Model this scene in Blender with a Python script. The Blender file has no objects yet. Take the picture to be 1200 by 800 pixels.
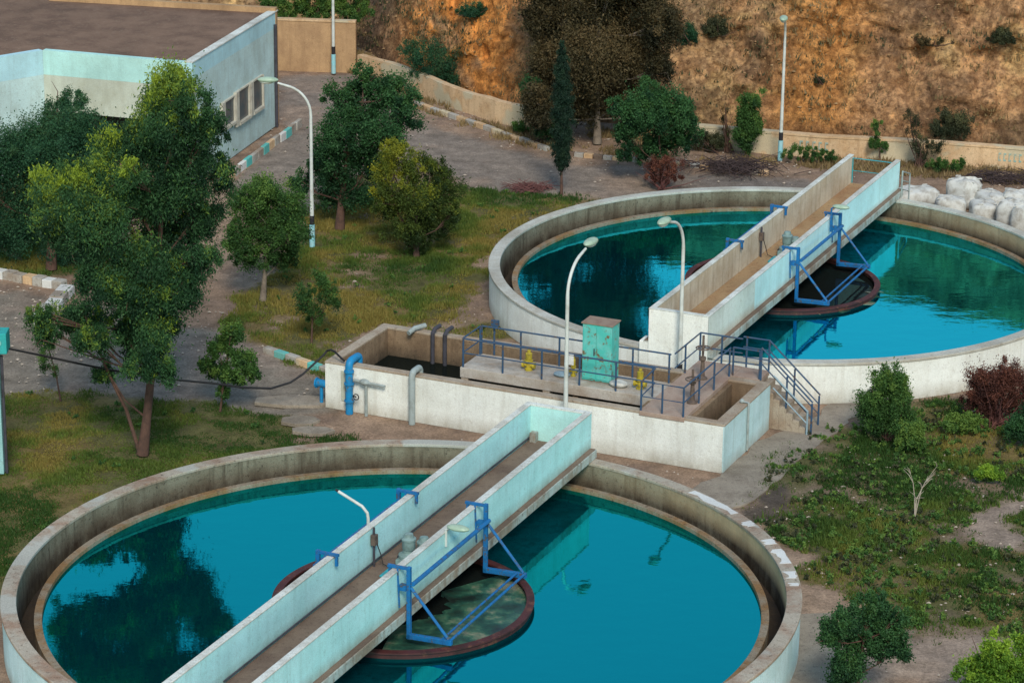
import bpy, bmesh, math, random
import numpy as np
from math import sin, cos, pi, radians, hypot, atan2
from mathutils import Vector, Matrix

rng = np.random.default_rng(7)
random.seed(7)
scn = bpy.context.scene
COL = scn.collection

# ------------------------------------------------------------------ survey frame
FPX, PITCH, ROLL, CAMZ = 3400.7, .3277, .01145, 27.476      # photograph measured at 1200 px wide
_fw = np.array([0, cos(PITCH), -sin(PITCH)])
_r = np.array([1., 0, 0]); _u = np.cross(_r, _fw)
RT = _r*cos(ROLL) + _u*sin(ROLL); UP = -_r*sin(ROLL) + _u*cos(ROLL)

def G(px, py, z=0.):
    """ground point (world) seen at a pixel, on the level z"""
    d = _fw*FPX + RT*(px-600) + UP*(400-py)
    t = (z-CAMZ)/d[2]
    return np.array([d[0]*t, d[1]*t, z])

def GY(px, py, Y):
    d = _fw*FPX + RT*(px-600) + UP*(400-py)
    t = Y/d[1]
    return np.array([d[0]*t, Y, CAMZ+d[2]*t])

def PX(p):
    q = np.array([p[0], p[1], p[2]-CAMZ]); w = q@_fw
    return 600+FPX*(q@RT)/w, 400-FPX*(q@UP)/w

def SCALE(Y):            # pixels per metre at a depth
    return FPX/(Y*cos(PITCH)+(CAMZ-1)*sin(PITCH))

AZ = radians(23.7)                       # the plant is laid out on this bearing
OX, OY = -5.11, 75.02
def S2W(a, b, z=0.):
    return np.array([OX + a*cos(AZ) + b*sin(AZ), OY - a*sin(AZ) + b*cos(AZ), z])
def W2S(x, y):
    x -= OX; y -= OY
    return x*cos(AZ)-y*sin(AZ), x*sin(AZ)+y*cos(AZ)
C1W = (-2.40, 60.45); C2W = (8.25, 84.70)
C1 = W2S(*C1W); C2 = W2S(*C2W)

# ------------------------------------------------------------------ noise
def _hash(ix, iy, iz, seed):
    h = (ix*374761393 + iy*668265263 + iz*2147483647 + seed*1274126177) & 0xffffffff
    h = ((h ^ (h >> 13))*1274126177) & 0xffffffff
    h = h ^ (h >> 16)
    return (h & 0xffff)/65535.
def vnoise(x, y, z=0., seed=0):
    x = np.asarray(x, float); y = np.asarray(y, float); z = np.asarray(z, float)+np.zeros_like(x)
    ix = np.floor(x).astype(np.int64); iy = np.floor(y).astype(np.int64); iz = np.floor(z).astype(np.int64)
    fx = x-ix; fy = y-iy; fz = z-iz
    fx = fx*fx*(3-2*fx); fy = fy*fy*(3-2*fy); fz = fz*fz*(3-2*fz)
    r = 0
    for a in (0, 1):
        for b in (0, 1):
            for c in (0, 1):
                w = (fx if a else 1-fx)*(fy if b else 1-fy)*(fz if c else 1-fz)
                r = r + w*_hash(ix+a, iy+b, iz+c, seed)
    return r
def fbm(x, y, z=0., seed=0, o=4):
    s = 0; a = .5; n = 0
    for k in range(o):
        s = s + a*vnoise(np.asarray(x)*2**k, np.asarray(y)*2**k, np.asarray(z)*2**k, seed+k); n += a; a *= .5
    return s/n

# ------------------------------------------------------------------ materials
def nt(name):
    m = bpy.data.materials.new(name); m.use_nodes = True
    t = m.node_tree; b = t.nodes['Principled BSDF']
    return m, t, b
def N(t, typ, **kw):
    n = t.nodes.new(typ)
    for k, v in kw.items():
        if k in n.inputs.keys(): n.inputs[k].default_value = v
        else: setattr(n, k, v)
    return n
def ramp(t, fac, stops):
    r = t.nodes.new('ShaderNodeValToRGB'); e = r.color_ramp.elements
    while len(e) < len(stops): e.new(.5)
    for i, (p, c) in enumerate(stops):
        e[i].position = p; e[i].color = (*c, 1) if len(c) == 3 else c
    t.links.new(fac, r.inputs[0]); return r.outputs[0]
def mixc(t, fac, a, b, mode='MIX'):
    n = t.nodes.new('ShaderNodeMix'); n.data_type = 'RGBA'; n.blend_type = mode
    for s, v in ((0, fac), (6, a), (7, b)):
        if hasattr(v, 'links'): t.links.new(v, n.inputs[s])
        elif isinstance(v, (int, float)): n.inputs[s].default_value = v
        else: n.inputs[s].default_value = (*v, 1)
    return n.outputs[2]
def noise(t, vec, scale, detail=4, rough=.6, sc=None):
    if sc:
        mp = t.nodes.new('ShaderNodeMapping'); mp.inputs['Scale'].default_value = sc
        t.links.new(vec, mp.inputs[0]); vec = mp.outputs[0]
    n = t.nodes.new('ShaderNodeTexNoise'); n.inputs['Scale'].default_value = scale
    n.inputs['Detail'].default_value = detail; n.inputs['Roughness'].default_value = rough
    t.links.new(vec, n.inputs[0]); return n.outputs[0]
def wpos(t): return t.nodes.new('ShaderNodeNewGeometry').outputs['Position']
def bump(t, b, h, strength=.3, dist=.02):
    n = t.nodes.new('ShaderNodeBump'); n.inputs['Strength'].default_value = strength
    n.inputs['Distance'].default_value = dist
    t.links.new(h, n.inputs['Height']); t.links.new(n.outputs[0], b.inputs['Normal'])

def concrete(name, base, dirt, dark, streak=.5, spots=.5, rough=.85, patch=None, grime_low=None):
    """weathered painted / bare concrete: blotches, run-down streaks, speckle"""
    m, t, b = nt(name); p = wpos(t)
    n1 = noise(t, p, 1.1, 5, .65)
    c = mixc(t, ramp(t, n1, [(.42, (0,)*3), (.62, (1,)*3)]), base, dirt)
    st = noise(t, p, 1.0, 5, .6, (5.5, 5.5, .5))
    f = ramp(t, st, [(.50, (0,)*3), (.68, (streak,)*3)])
    c = mixc(t, f, c, tuple(.6*x+.4*y for x, y in zip(dirt, dark)))
    sp = noise(t, p, 9, 5, .7)
    c = mixc(t, ramp(t, sp, [(.56, (0,)*3), (.72, (spots,)*3)]), c, dark)
    if patch:
        pn = noise(t, p, .55, 3, .5)
        c = mixc(t, ramp(t, pn, [(.52, (0,)*3), (.56, (1,)*3)]), c, patch)
    if grime_low:
        col, z0, z1 = grime_low
        sx = t.nodes.new('ShaderNodeSeparateXYZ'); t.links.new(p, sx.inputs[0])
        mr = t.nodes.new('ShaderNodeMapRange'); mr.inputs['From Min'].default_value = z1
        mr.inputs['From Max'].default_value = z0; t.links.new(sx.outputs[2], mr.inputs[0])
        mm = t.nodes.new('ShaderNodeMath'); mm.operation = 'MULTIPLY'
        t.links.new(mr.outputs[0], mm.inputs[0])
        t.links.new(ramp(t, noise(t, p, 2.5, 5, .7, (1, 1, .4)), [(.3, (.35,)*3), (.65, (1,)*3)]), mm.inputs[1])
        c = mixc(t, mm.outputs[0], c, col)
    fs = ramp(t, noise(t, p, 38, 3, .8), [(.36, (.72,)*3), (.62, (1.12,)*3)])
    c = mixc(t, .3+.6*spots, c, fs, 'MULTIPLY')
    big = ramp(t, noise(t, p, .35, 4, .6), [(.35, (.86,)*3), (.65, (1.08,)*3)])
    c = mixc(t, 1., c, big, 'MULTIPLY')
    t.links.new(c, b.inputs['Base Color']); b.inputs['Roughness'].default_value = rough
    b.inputs['Specular IOR Level'].default_value = .25
    bump(t, b, noise(t, p, 14, 6, .7), .5, .02)
    return m
def paint(name, col, col2=None, rough=.5, scale=6, metallic=0, rust=None, lo=.45, hi=.7):
    m, t, b = nt(name); p = wpos(t)
    c = mixc(t, ramp(t, noise(t, p, scale, 5, .65), [(lo, (0,)*3), (hi, (1,)*3)]), col, col2 or tuple(x*.6 for x in col))
    if rust: c = mixc(t, ramp(t, noise(t, p, scale*1.7, 5, .7), [(.55, (0,)*3), (.62, (1,)*3)]), c, rust)
    t.links.new(c, b.inputs['Base Color']); b.inputs['Roughness'].default_value = rough
    b.inputs['Metallic'].default_value = metallic; b.inputs['Specular IOR Level'].default_value = .3
    bump(t, b, noise(t, p, 30, 3), .15, .005)
    return m
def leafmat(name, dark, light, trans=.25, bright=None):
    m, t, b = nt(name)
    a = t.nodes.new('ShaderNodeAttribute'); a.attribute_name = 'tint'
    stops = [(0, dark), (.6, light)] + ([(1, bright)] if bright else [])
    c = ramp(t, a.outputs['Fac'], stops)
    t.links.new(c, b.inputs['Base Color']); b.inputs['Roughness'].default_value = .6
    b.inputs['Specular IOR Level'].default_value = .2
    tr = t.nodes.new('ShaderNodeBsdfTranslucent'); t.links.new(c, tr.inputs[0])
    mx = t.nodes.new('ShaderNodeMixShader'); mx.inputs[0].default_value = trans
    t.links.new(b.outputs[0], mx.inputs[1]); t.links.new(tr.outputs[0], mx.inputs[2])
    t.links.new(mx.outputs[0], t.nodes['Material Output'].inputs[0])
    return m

M = {}
M['wall_white'] = concrete('white_worn_concrete', (.80,.84,.80), (.72,.75,.70), (.34,.30,.23), .45, .35, grime_low=((.33,.30,.23), -.1, .45))
M['wall_cyan'] = concrete('pale_cyan_worn_concrete', (.58,.80,.84), (.48,.70,.72), (.28,.32,.28), .45, .35, grime_low=((.34,.33,.27), -.1, .4))
M['parapet_cyan'] = concrete('pale_cyan_painted_parapet', (.46,.80,.82), (.40,.73,.74), (.22,.33,.30), .4, .4, grime_low=((.20,.22,.17), 1.35, 1.75))
M['parapet_white'] = concrete('white_painted_parapet', (.66,.76,.72), (.58,.68,.62), (.30,.29,.23), .45, .4, grime_low=((.36,.30,.22), 1.35, 1.75))
M['parapet_pale'] = concrete('pale_sky_parapet', (.56,.86,.90), (.50,.78,.80), (.30,.36,.34), .35, .3, grime_low=((.36,.40,.36), 1.35, 1.6))
M['parapet_tan'] = concrete('tan_faded_parapet', (.62,.55,.43), (.52,.43,.31), (.24,.17,.11), .7, .4)
M['coping'] = concrete('white_coping', (.66,.70,.66), (.48,.48,.43), (.26,.22,.17), .3, .8)
M['rim_front'] = concrete('speckled_rim_concrete', (.40,.36,.29), (.30,.20,.14), (.10,.07,.05), .2, 1., patch=(.42,.42,.37))
M['rim_rear'] = concrete('pale_rim_concrete', (.50,.51,.46), (.40,.38,.32), (.20,.17,.13), .2, .7)
M['inner_wall'] = concrete('stained_sunlit_tank_concrete', (.22,.21,.155), (.15,.13,.09), (.035,.032,.025), 1., 1., grime_low=((.04,.028,.017), .55, 1.0))
def sunlit_side(m, warm, amount=.85):  # warm sunlight put into the wall colour, growing towards the right side
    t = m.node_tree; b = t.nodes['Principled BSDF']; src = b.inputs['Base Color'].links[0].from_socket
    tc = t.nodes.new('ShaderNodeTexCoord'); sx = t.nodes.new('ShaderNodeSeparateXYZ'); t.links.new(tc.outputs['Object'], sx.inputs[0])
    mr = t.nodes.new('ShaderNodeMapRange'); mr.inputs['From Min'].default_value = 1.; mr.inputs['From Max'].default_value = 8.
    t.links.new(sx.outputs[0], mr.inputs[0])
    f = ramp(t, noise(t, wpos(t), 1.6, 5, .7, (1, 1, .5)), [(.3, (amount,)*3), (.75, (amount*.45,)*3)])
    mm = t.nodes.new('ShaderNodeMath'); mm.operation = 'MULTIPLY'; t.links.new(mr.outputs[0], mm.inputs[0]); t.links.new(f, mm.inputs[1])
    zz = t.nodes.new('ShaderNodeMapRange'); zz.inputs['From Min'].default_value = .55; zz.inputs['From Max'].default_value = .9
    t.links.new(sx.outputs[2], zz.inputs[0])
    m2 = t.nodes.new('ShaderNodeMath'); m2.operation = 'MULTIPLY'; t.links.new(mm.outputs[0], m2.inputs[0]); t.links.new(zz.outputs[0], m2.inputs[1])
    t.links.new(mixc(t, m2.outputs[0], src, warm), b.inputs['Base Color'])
sunlit_side(M['inner_wall'], (.66,.48,.27), .95)
M['weir'] = concrete('stained_weir_concrete', (.27,.23,.17), (.24,.14,.06), (.08,.05,.03), .5, 1.)
M['trough'] = concrete('dark_trough_floor', (.05,.035,.022), (.03,.025,.02), (.015,.012,.01), .5, .9)
M['deck_rear'] = concrete('orange_brown_deck', (.38,.26,.14), (.32,.19,.10), (.12,.08,.05), .2, .9)
M['deck'] = concrete('dirty_deck_concrete', (.21,.155,.115), (.15,.105,.08), (.07,.05,.04), .2, .9)
M['ledge'] = concrete('ledge_concrete', (.40,.47,.45), (.26,.22,.17), (.12,.09,.07), .8, .9)
M['basin_in'] = concrete('basin_inner_concrete', (.28,.20,.125), (.19,.13,.08), (.08,.055,.035), .7, .9, grime_low=((.03,.028,.022), .5, .95))
M['basin_rim'] = concrete('basin_rim_concrete', (.42,.36,.28), (.32,.24,.17), (.16,.11,.08), .3, .9)
M['walkway'] = concrete('pinkish_walkway_concrete', (.40,.31,.25), (.33,.23,.18), (.20,.13,.10), .3, .6)
M['platform'] = concrete('pale_platform_concrete', (.47,.44,.39), (.34,.28,.22), (.22,.16,.11), .3, .6)
M['path'] = concrete('grey_path_concrete', (.31,.27,.215), (.22,.185,.145), (.10,.085,.07), .2, .9)
M['tanwall'] = concrete('tan_rendered_wall', (.46,.30,.16), (.36,.23,.125), (.22,.13,.07), .5, .5)
M['slope_rock'] = concrete('ochre_rock', (.36,.23,.11), (.26,.16,.08), (.14,.09,.05), .1, .8)
M['lowwall'] = concrete('faded_low_wall', (.64,.46,.28), (.50,.32,.17), (.20,.12,.07), .5, .7, patch=(.52,.45,.31))
M['bld_wall'] = concrete('pale_blue_building_wall', (.50,.68,.69), (.44,.58,.57), (.26,.30,.28), .5, .5)
M['bld_cream'] = concrete('cream_building_wall', (.50,.55,.47), (.44,.47,.38), (.30,.30,.25), .4, .3)
M['bld_teal'] = concrete('turquoise_building_band', (.44,.74,.71), (.40,.66,.62), (.25,.40,.38), .4, .3)
M['bld_blue'] = concrete('sky_blue_building_band', (.42,.68,.76), (.38,.60,.66), (.25,.35,.36), .4, .3)
M['roof'] = concrete('brown_gravel_roof', (.20,.125,.085), (.14,.085,.058), (.26,.19,.14), .0, 1.)
M['kerb'] = concrete('worn_kerb_concrete', (.42,.41,.37), (.30,.25,.20), (.16,.12,.10), .2, .9)
M['faded_teal'] = concrete('faded_turquoise_marks', (.26,.44,.40), (.42,.40,.30), (.3,.25,.18), .8, .9)
M['kerb_teal'] = concrete('turquoise_kerb_paint', (.10,.50,.47), (.15,.40,.36), (.25,.22,.18), .2, .6)
M['blue_steel'] = paint('blue_painted_steel', (.008,.135,.36), (.012,.09,.24), .5, 5, rust=(.07,.075,.08))
M['rail'] = paint('dark_blue_rail_paint', (.028,.075,.15), (.05,.08,.12), .6, 5, rust=(.09,.06,.045))
M['rail_pale'] = paint('pale_blue_rail_paint', (.25,.36,.42), (.2,.25,.28), .5, 5)
M['feed_rust'] = paint('rusty_maroon_steel', (.075,.022,.022), (.035,.014,.013), .6, 2.5, rust=(.12,.045,.03))
M['cabinet'] = paint('rusted_turquoise_steel', (.07,.46,.41), (.16,.50,.46), .6, 3.2, rust=(.16,.12,.06))
M['cab_top'] = paint('rusty_cabinet_lid', (.27,.20,.15), (.20,.12,.09), .7, 5)
M['yellow'] = paint('yellow_valve_paint', (.42,.34,.03), (.24,.19,.04), .5, 8)
M['valve_grey'] = paint('brown_grey_iron', (.13,.10,.08), (.07,.05,.045), .6, 8)
M['pipe_blue'] = paint('bright_blue_pipe_paint', (.01,.22,.48), (.02,.16,.34), .5, 4, rust=(.10,.12,.13))
M['pipe_grey'] = paint('grey_pipe', (.30,.36,.36), (.20,.22,.20), .6, 4)
M['pipe_dark'] = paint('dark_pipe', (.055,.055,.07), (.03,.03,.035), .7, 4)
M['pole'] = paint('white_grey_lamp_pole', (.55,.60,.58), (.40,.42,.38), .5, 3)
M['pole_blue'] = paint('cyan_pole_paint', (.25,.55,.62), (.35,.50,.52), .5, 4)
M['black'] = paint('black_paint', (.02,.02,.025), (.03,.03,.03), .6, 4)
M['head'] = paint('sage_lamp_cover', (.33,.45,.35), (.24,.34,.26), .4, 6)
M['glassy'] = paint('pale_lamp_glass', (.62,.68,.62), (.5,.55,.5), .25, 6)
M['motor'] = paint('grey_green_motor', (.20,.30,.29), (.12,.17,.16), .5, 8)
M['teal_plate'] = paint('teal_steel_plate', (.03,.34,.40), (.04,.22,.26), .5, 8)
M['bag'] = paint('white_woven_sack', (.52,.53,.50), (.30,.28,.24), .8, 4.0)
M['rubble'] = paint('light_bag_fill', (.42,.36,.30), (.3,.25,.2), .9, 6)
M['bark'] = paint('brown_bark', (.105,.06,.045), (.055,.035,.028), .9, 6)
M['bark_grey'] = paint('grey_bark', (.20,.165,.13), (.11,.09,.07), .9, 6)
M['twig_pale'] = paint('pale_dead_wood', (.38,.34,.28), (.25,.21,.17), .9, 6)
M['twig_red'] = paint('reddish_twigs', (.14,.06,.055), (.09,.04,.04), .9, 3)
M['twig_dark'] = paint('dark_brush', (.05,.035,.035), (.03,.022,.022), .9, 3)
M['cable'] = paint('black_cable', (.015,.015,.018), (.02,.02,.02), .6, 3)
M['window'] = paint('dark_window_glass', (.05,.075,.085), (.10,.09,.085), .15, 2)
M['frame'] = paint('beige_window_frame', (.48,.47,.40), (.36,.34,.28), .6, 4)
M['dark_void'] = paint('dark_recess', (.03,.035,.03), (.02,.02,.02), .9, 2)
M['kiosk'] = concrete('pale_teal_post_paint', (.28,.52,.52), (.22,.44,.43), (.15,.2,.2), .4, .5)
M['kiosk_head'] = concrete('turquoise_box_paint', (.03,.38,.38), (.04,.30,.30), (.05,.18,.18), .4, .5)
M['white_dab'] = concrete('white_paint_dab', (.66,.68,.66), (.6,.6,.58), (.4,.38,.35), .1, .4)

# leaves
M['leaf_euc'] = leafmat('eucalyptus_leaves', (.012,.042,.020), (.048,.130,.045), .32, (.26,.36,.035))
M['leaf_dark'] = leafmat('dark_green_leaves', (.012,.046,.020), (.044,.125,.042), .3, (.05,.12,.03))
M['leaf_teal'] = leafmat('blue_green_leaves', (.012,.050,.028), (.036,.115,.052), .3, (.05,.11,.04))
M['leaf_yellow'] = leafmat('yellow_green_leaves', (.025,.05,.014), (.085,.125,.022), .3, (.26,.27,.025))
M['leaf_mid'] = leafmat('mid_green_leaves', (.022,.064,.020), (.070,.160,.038), .35, (.15,.25,.05))
M['leaf_cyp'] = leafmat('cypress_leaves', (.006,.020,.013), (.014,.038,.022), .1, (.02,.045,.02))
M['leaf_brown'] = leafmat('brown_olive_leaves', (.028,.030,.016), (.095,.075,.034), .3, (.17,.12,.055))
M['leaf_red'] = leafmat('red_brown_leaves', (.045,.020,.018), (.12,.045,.032), .2, (.20,.08,.05))
M['leaf_lime'] = leafmat('lime_green_leaves', (.04,.10,.015), (.11,.24,.03), .35, (.25,.40,.04))
M['leaf_scrub'] = leafmat('grey_green_scrub_leaves', (.022,.032,.016), (.055,.065,.032), .2, (.11,.115,.05))
M['grass'] = leafmat('grass_blades', (.035,.085,.018), (.115,.165,.030), .3, (.26,.21,.055))
M['grass_dry'] = leafmat('dry_grass_blades', (.10,.075,.035), (.26,.19,.09), .2, (.36,.27,.13))

# ground: albedo comes from a colour attribute, broken up with noise
def ground_mat():
    m, t, b = nt('ground_surface'); p = wpos(t)
    a = t.nodes.new('ShaderNodeAttribute'); a.attribute_name = 'albedo'
    f1 = ramp(t, noise(t, p, 1.6, 8, .72), [(.30, (.60,)*3), (.70, (1.38,)*3)])
    c = mixc(t, 1., a.outputs['Color'], f1, 'MULTIPLY')
    f2 = ramp(t, noise(t, p, 16, 4, .8), [(.33, (.55,)*3), (.66, (1.4,)*3)])
    c = mixc(t, .8, c, f2, 'MULTIPLY')
    t.links.new(c, b.inputs['Base Color']); b.inputs['Roughness'].default_value = .95
    b.inputs['Specular IOR Level'].default_value = .15
    bump(t, b, noise(t, p, 9, 8, .75), .6, .04)
    return m
M['ground'] = ground_mat()
def cliff_mat():
    m, t, b = nt('eroded_earth_slope'); p = wpos(t)
    a = t.nodes.new('ShaderNodeAttribute'); a.attribute_name = 'albedo'
    f1 = ramp(t, noise(t, p, .9, 9, .72), [(.33, (.70,.66,.62)), (.50, (1., 1., 1.)), (.68, (1.35,1.32,1.2))])
    c = mixc(t, 1., a.outputs['Color'], f1, 'MULTIPLY')
    f2 = ramp(t, noise(t, p, 5.5, 6, .8), [(.38, (.42,.39,.37)), (.48, (1.,)*3), (.66, (1.6,1.52,1.35))])
    c = mixc(t, .85, c, f2, 'MULTIPLY')
    t.links.new(c, b.inputs['Base Color']); b.inputs['Roughness'].default_value = 1
    b.inputs['Specular IOR Level'].default_value = .1
    vo = t.nodes.new('ShaderNodeTexVoronoi'); vo.inputs['Scale'].default_value = 2.6
    wv = t.nodes.new('ShaderNodeVectorMath'); wv.operation = 'ADD'
    nz_ = t.nodes.new('ShaderNodeTexNoise'); nz_.inputs['Scale'].default_value = 2.; nz_.inputs['Detail'].default_value = 5; t.links.new(p, nz_.inputs[0])
    t.links.new(p, wv.inputs[0]); t.links.new(nz_.outputs[1], wv.inputs[1]); t.links.new(wv.outputs[0], vo.inputs['Vector'])
    c = mixc(t, .75, c, ramp(t, vo.outputs['Distance'], [(.12, (1.25,1.22,1.15)), (.42, (.95,)*3), (.66, (.52,.48,.46))]), 'MULTIPLY')
    t.links.new(c, b.inputs['Base Color'])
    bump(t, b, noise(t, p, 4.5, 12, .8), 1., .22)
    return m
M['cliff'] = cliff_mat()
def water_mat(name, body, tint, refl=.5, ripple=.05):
    m, t, b = nt(name); p = wpos(t)
    t.nodes.remove(b)
    d = N(t, 'ShaderNodeBsdfDiffuse'); d.inputs[0].default_value = (*body, 1)
    g = N(t, 'ShaderNodeBsdfGlossy'); g.inputs[0].default_value = (*tint, 1); g.inputs['Roughness'].default_value = .02
    fr = N(t, 'ShaderNodeFresnel'); fr.inputs[0].default_value = 1.6
    mr = N(t, 'ShaderNodeMath', operation='MULTIPLY_ADD'); t.links.new(fr.outputs[0], mr.inputs[0])
    mr.inputs[1].default_value = .8; mr.inputs[2].default_value = refl-.15
    mx = N(t, 'ShaderNodeMixShader'); t.links.new(mr.outputs[0], mx.inputs[0])
    t.links.new(d.outputs[0], mx.inputs[1]); t.links.new(g.outputs[0], mx.inputs[2])
    t.links.new(mx.outputs[0], t.nodes['Material Output'].inputs[0])
    n1 = noise(t, p, 1.3, 3, .5, (1, 1.6, 1))
    bn = N(t, 'ShaderNodeBump'); bn.inputs['Strength'].default_value = ripple; bn.inputs['Distance'].default_value = .05
    t.links.new(n1, bn.inputs['Height'])
    n2 = noise(t, p, 7, 2, .5, (1, 2.0, 1))
    b2 = N(t, 'ShaderNodeBump'); b2.inputs['Strength'].default_value = ripple*.6; b2.inputs['Distance'].default_value = .01
    t.links.new(n2, b2.inputs['Height']); t.links.new(bn.outputs[0], b2.inputs['Normal'])
    for q in (d, g, fr): t.links.new(b2.outputs[0], q.inputs['Normal'])
    return m
M['water_front'] = water_mat('teal_tank_water', (.001,.034,.046), (.015,.62,.68), .60, .05)
M['water_rear'] = water_mat('cyan_tank_water', (.002,.048,.064), (.03,.60,.72), .78, .07)
M['water_dark'] = water_mat('dark_basin_water', (.008,.010,.009), (.35,.45,.42), .10, .1)

def scum_mat():
    m, t, b = nt('scum_film'); p = wpos(t)
    c = ramp(t, noise(t, p, 1.1, 6, .65), [(.36, (.010,.018,.015)), (.46, (.015,.065,.045)), (.53, (.045,.125,.075)), (.60, (.20,.21,.14)), (.68, (.27,.26,.18))])
    c = mixc(t, ramp(t, noise(t, p, 6, 5, .7), [(.5, (0,)*3), (.7, (.6,)*3)]), c, (.03,.05,.03))
    t.links.new(c, b.inputs['Base Color']); b.inputs['Roughness'].default_value = .35
    return m
M['scum'] = scum_mat()

# ------------------------------------------------------------------ mesh builder
class MB:
    def __init__(s): s.v = []; s.f = []
    def add(s, vs, fs):
        o = len(s.v); s.v += [tuple(map(float, p)) for p in vs]; s.f += [tuple(i+o for i in f) for f in fs]; return s
    def box(s, a0, a1, b0, b1, z0, z1):
        return s.add([(a0,b0,z0),(a1,b0,z0),(a1,b1,z0),(a0,b1,z0),(a0,b0,z1),(a1,b0,z1),(a1,b1,z1),(a0,b1,z1)],
                     [(0,3,2,1),(4,5,6,7),(0,1,5,4),(1,2,6,5),(2,3,7,6),(3,0,4,7)])
    def prism(s, pts, z0, z1):
        n = len(pts); ar = sum(pts[i][0]*pts[(i+1)%n][1]-pts[(i+1)%n][0]*pts[i][1] for i in range(n))
        if ar < 0: pts = pts[::-1]
        return s.add([(p[0],p[1],z0) for p in pts]+[(p[0],p[1],z1) for p in pts],
                     [tuple(range(n))[::-1], tuple(range(n, 2*n))]+[(i,(i+1)%n,n+(i+1)%n,n+i) for i in range(n)])
    def ringprism(s, out, inn, z0, z1):
        n = len(out)
        return s.add([(*p[:2],z0) for p in out]+[(*p[:2],z1) for p in out]+[(*p[:2],z0) for p in inn]+[(*p[:2],z1) for p in inn],
            [(i,(i+1)%n,n+(i+1)%n,n+i) for i in range(n)]+
            [(2*n+(i+1)%n,2*n+i,3*n+i,3*n+(i+1)%n) for i in range(n)]+
            [(n+i,n+(i+1)%n,3*n+(i+1)%n,3*n+i) for i in range(n)]+
            [(i,2*n+i,2*n+(i+1)%n,(i+1)%n) for i in range(n)])
    def annulus(s, cx, cy, r0, r1, z0, z1, n=160):
        A = [2*pi*i/n for i in range(n)]
        return s.ringprism([(cx+r1*cos(t), cy+r1*sin(t)) for t in A], [(cx+r0*cos(t), cy+r0*sin(t)) for t in A], z0, z1)
    def disc(s, cx, cy, r, z, n=128):
        return s.add([(cx+r*cos(2*pi*i/n), cy+r*sin(2*pi*i/n), z) for i in range(n)], [tuple(range(n))])
    def tube(s, pts, rad, n=8, caps=True):
        pts = [Vector(p) for p in pts]; m = len(pts)
        if not hasattr(rad, '__len__'): rad = [rad]*m
        rings = []; x = None
        for i, p in enumerate(pts):
            d = (pts[min(i+1, m-1)]-pts[max(i-1, 0)]).normalized()
            if x is None:
                x = d.cross(Vector((0, 0, 1)) if abs(d.z) < .9 else Vector((1, 0, 0))).normalized()
            else: x = (x-d*x.dot(d)).normalized()
            y = d.cross(x)
            rings.append([p+(x*cos(2*pi*k/n)+y*sin(2*pi*k/n))*rad[i] for k in range(n)])
        f = [(i*n+k, i*n+(k+1)%n, (i+1)*n+(k+1)%n, (i+1)*n+k) for i in range(m-1) for k in range(n)]
        if caps: f += [tuple(range(n))[::-1], tuple((m-1)*n+k for k in range(n))]
        return s.add([q for r in rings for q in r], f)
    def bar(s, p, q, w, h):
        p = Vector(p); q = Vector(q); d = (q-p).normalized()
        x = d.cross(Vector((0,0,1))) if abs(d.z) < .95 else Vector((1,0,0))
        x.normalize(); y = x.cross(d).normalized()
        c = [(-w/2,-h/2),(w/2,-h/2),(w/2,h/2),(-w/2,h/2)]
        return s.add([p+x*a+y*b for a,b in c]+[q+x*a+y*b for a,b in c], [(0,1,2,3),(7,6,5,4),(0,4,5,1),(1,5,6,2),(2,6,7,3),(3,7,4,0)])
    def lathe(s, c, prof, n=20):
        """prof: list of (r,z) about the vertical axis at c"""
        vs = [(c[0]+r*cos(2*pi*k/n), c[1]+r*sin(2*pi*k/n), c[2]+z) for r, z in prof for k in range(n)]
        m = len(prof)
        f = [(i*n+k, i*n+(k+1)%n, (i+1)*n+(k+1)%n, (i+1)*n+k) for i in range(m-1) for k in range(n)]
        f += [tuple(range(n))[::-1], tuple((m-1)*n+k for k in range(n))]
        return s.add(vs, f)
    def ellipsoid(s, c, r, n=14, m=8, sq=1.):
        vs = []; 
        for i in range(m+1):
            ph = -pi/2+pi*i/m
            for k in range(n):
                th = 2*pi*k/n
                vs.append((c[0]+r[0]*cos(ph)*cos(th), c[1]+r[1]*cos(ph)*sin(th), c[2]+r[2]*sin(ph)))
        return s.add(vs, [(i*n+k, i*n+(k+1)%n, (i+1)*n+(k+1)%n, (i+1)*n+k) for i in range(m) for k in range(n)])

BASE = {}
def setp(o, label=None, cat=None, group=None, kind=None):
    if label: o['label'] = label
    if cat: o['category'] = cat
    if group: o['group'] = group
    if kind: o['kind'] = kind
    return o
def thing(name, label, cat, base=(0,0,0), frame='S', group=None, kind=None):
    o = bpy.data.objects.new(name, None); COL.objects.link(o)
    o.empty_display_size = .3
    if frame == 'S':
        o.location = S2W(*base); o.rotation_euler = (0, 0, -AZ)
    else: o.location = base
    BASE[o.name] = (tuple(base), frame)
    return setp(o, label, cat, group, kind)
def build(name, mb, m, parent=None, base=None, frame='S', smooth=False, bevel=0):
    if parent is not None: base, frame = BASE[parent.name]
    if base is None: base = (0, 0, 0)
    me = bpy.data.meshes.new(name)
    me.from_pydata([(x-base[0], y-base[1], z-base[2]) for x, y, z in mb.v], [], mb.f)
    me.validate(); me.materials.append(m)
    if smooth:
        me.shade_smooth()
        try: me.set_sharp_from_angle(angle=radians(40))
        except Exception: pass
    o = bpy.data.objects.new(name, me); COL.objects.link(o)
    if bevel:
        b = o.modifiers.new('bevel', 'BEVEL'); b.width = bevel; b.segments = 2; b.limit_method = 'ANGLE'
    if parent is not None: o.parent = parent
    elif frame == 'S': o.location = S2W(*base); o.rotation_euler = (0, 0, -AZ)
    else: o.location = base
    BASE[o.name] = (tuple(base), frame)
    return o
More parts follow.
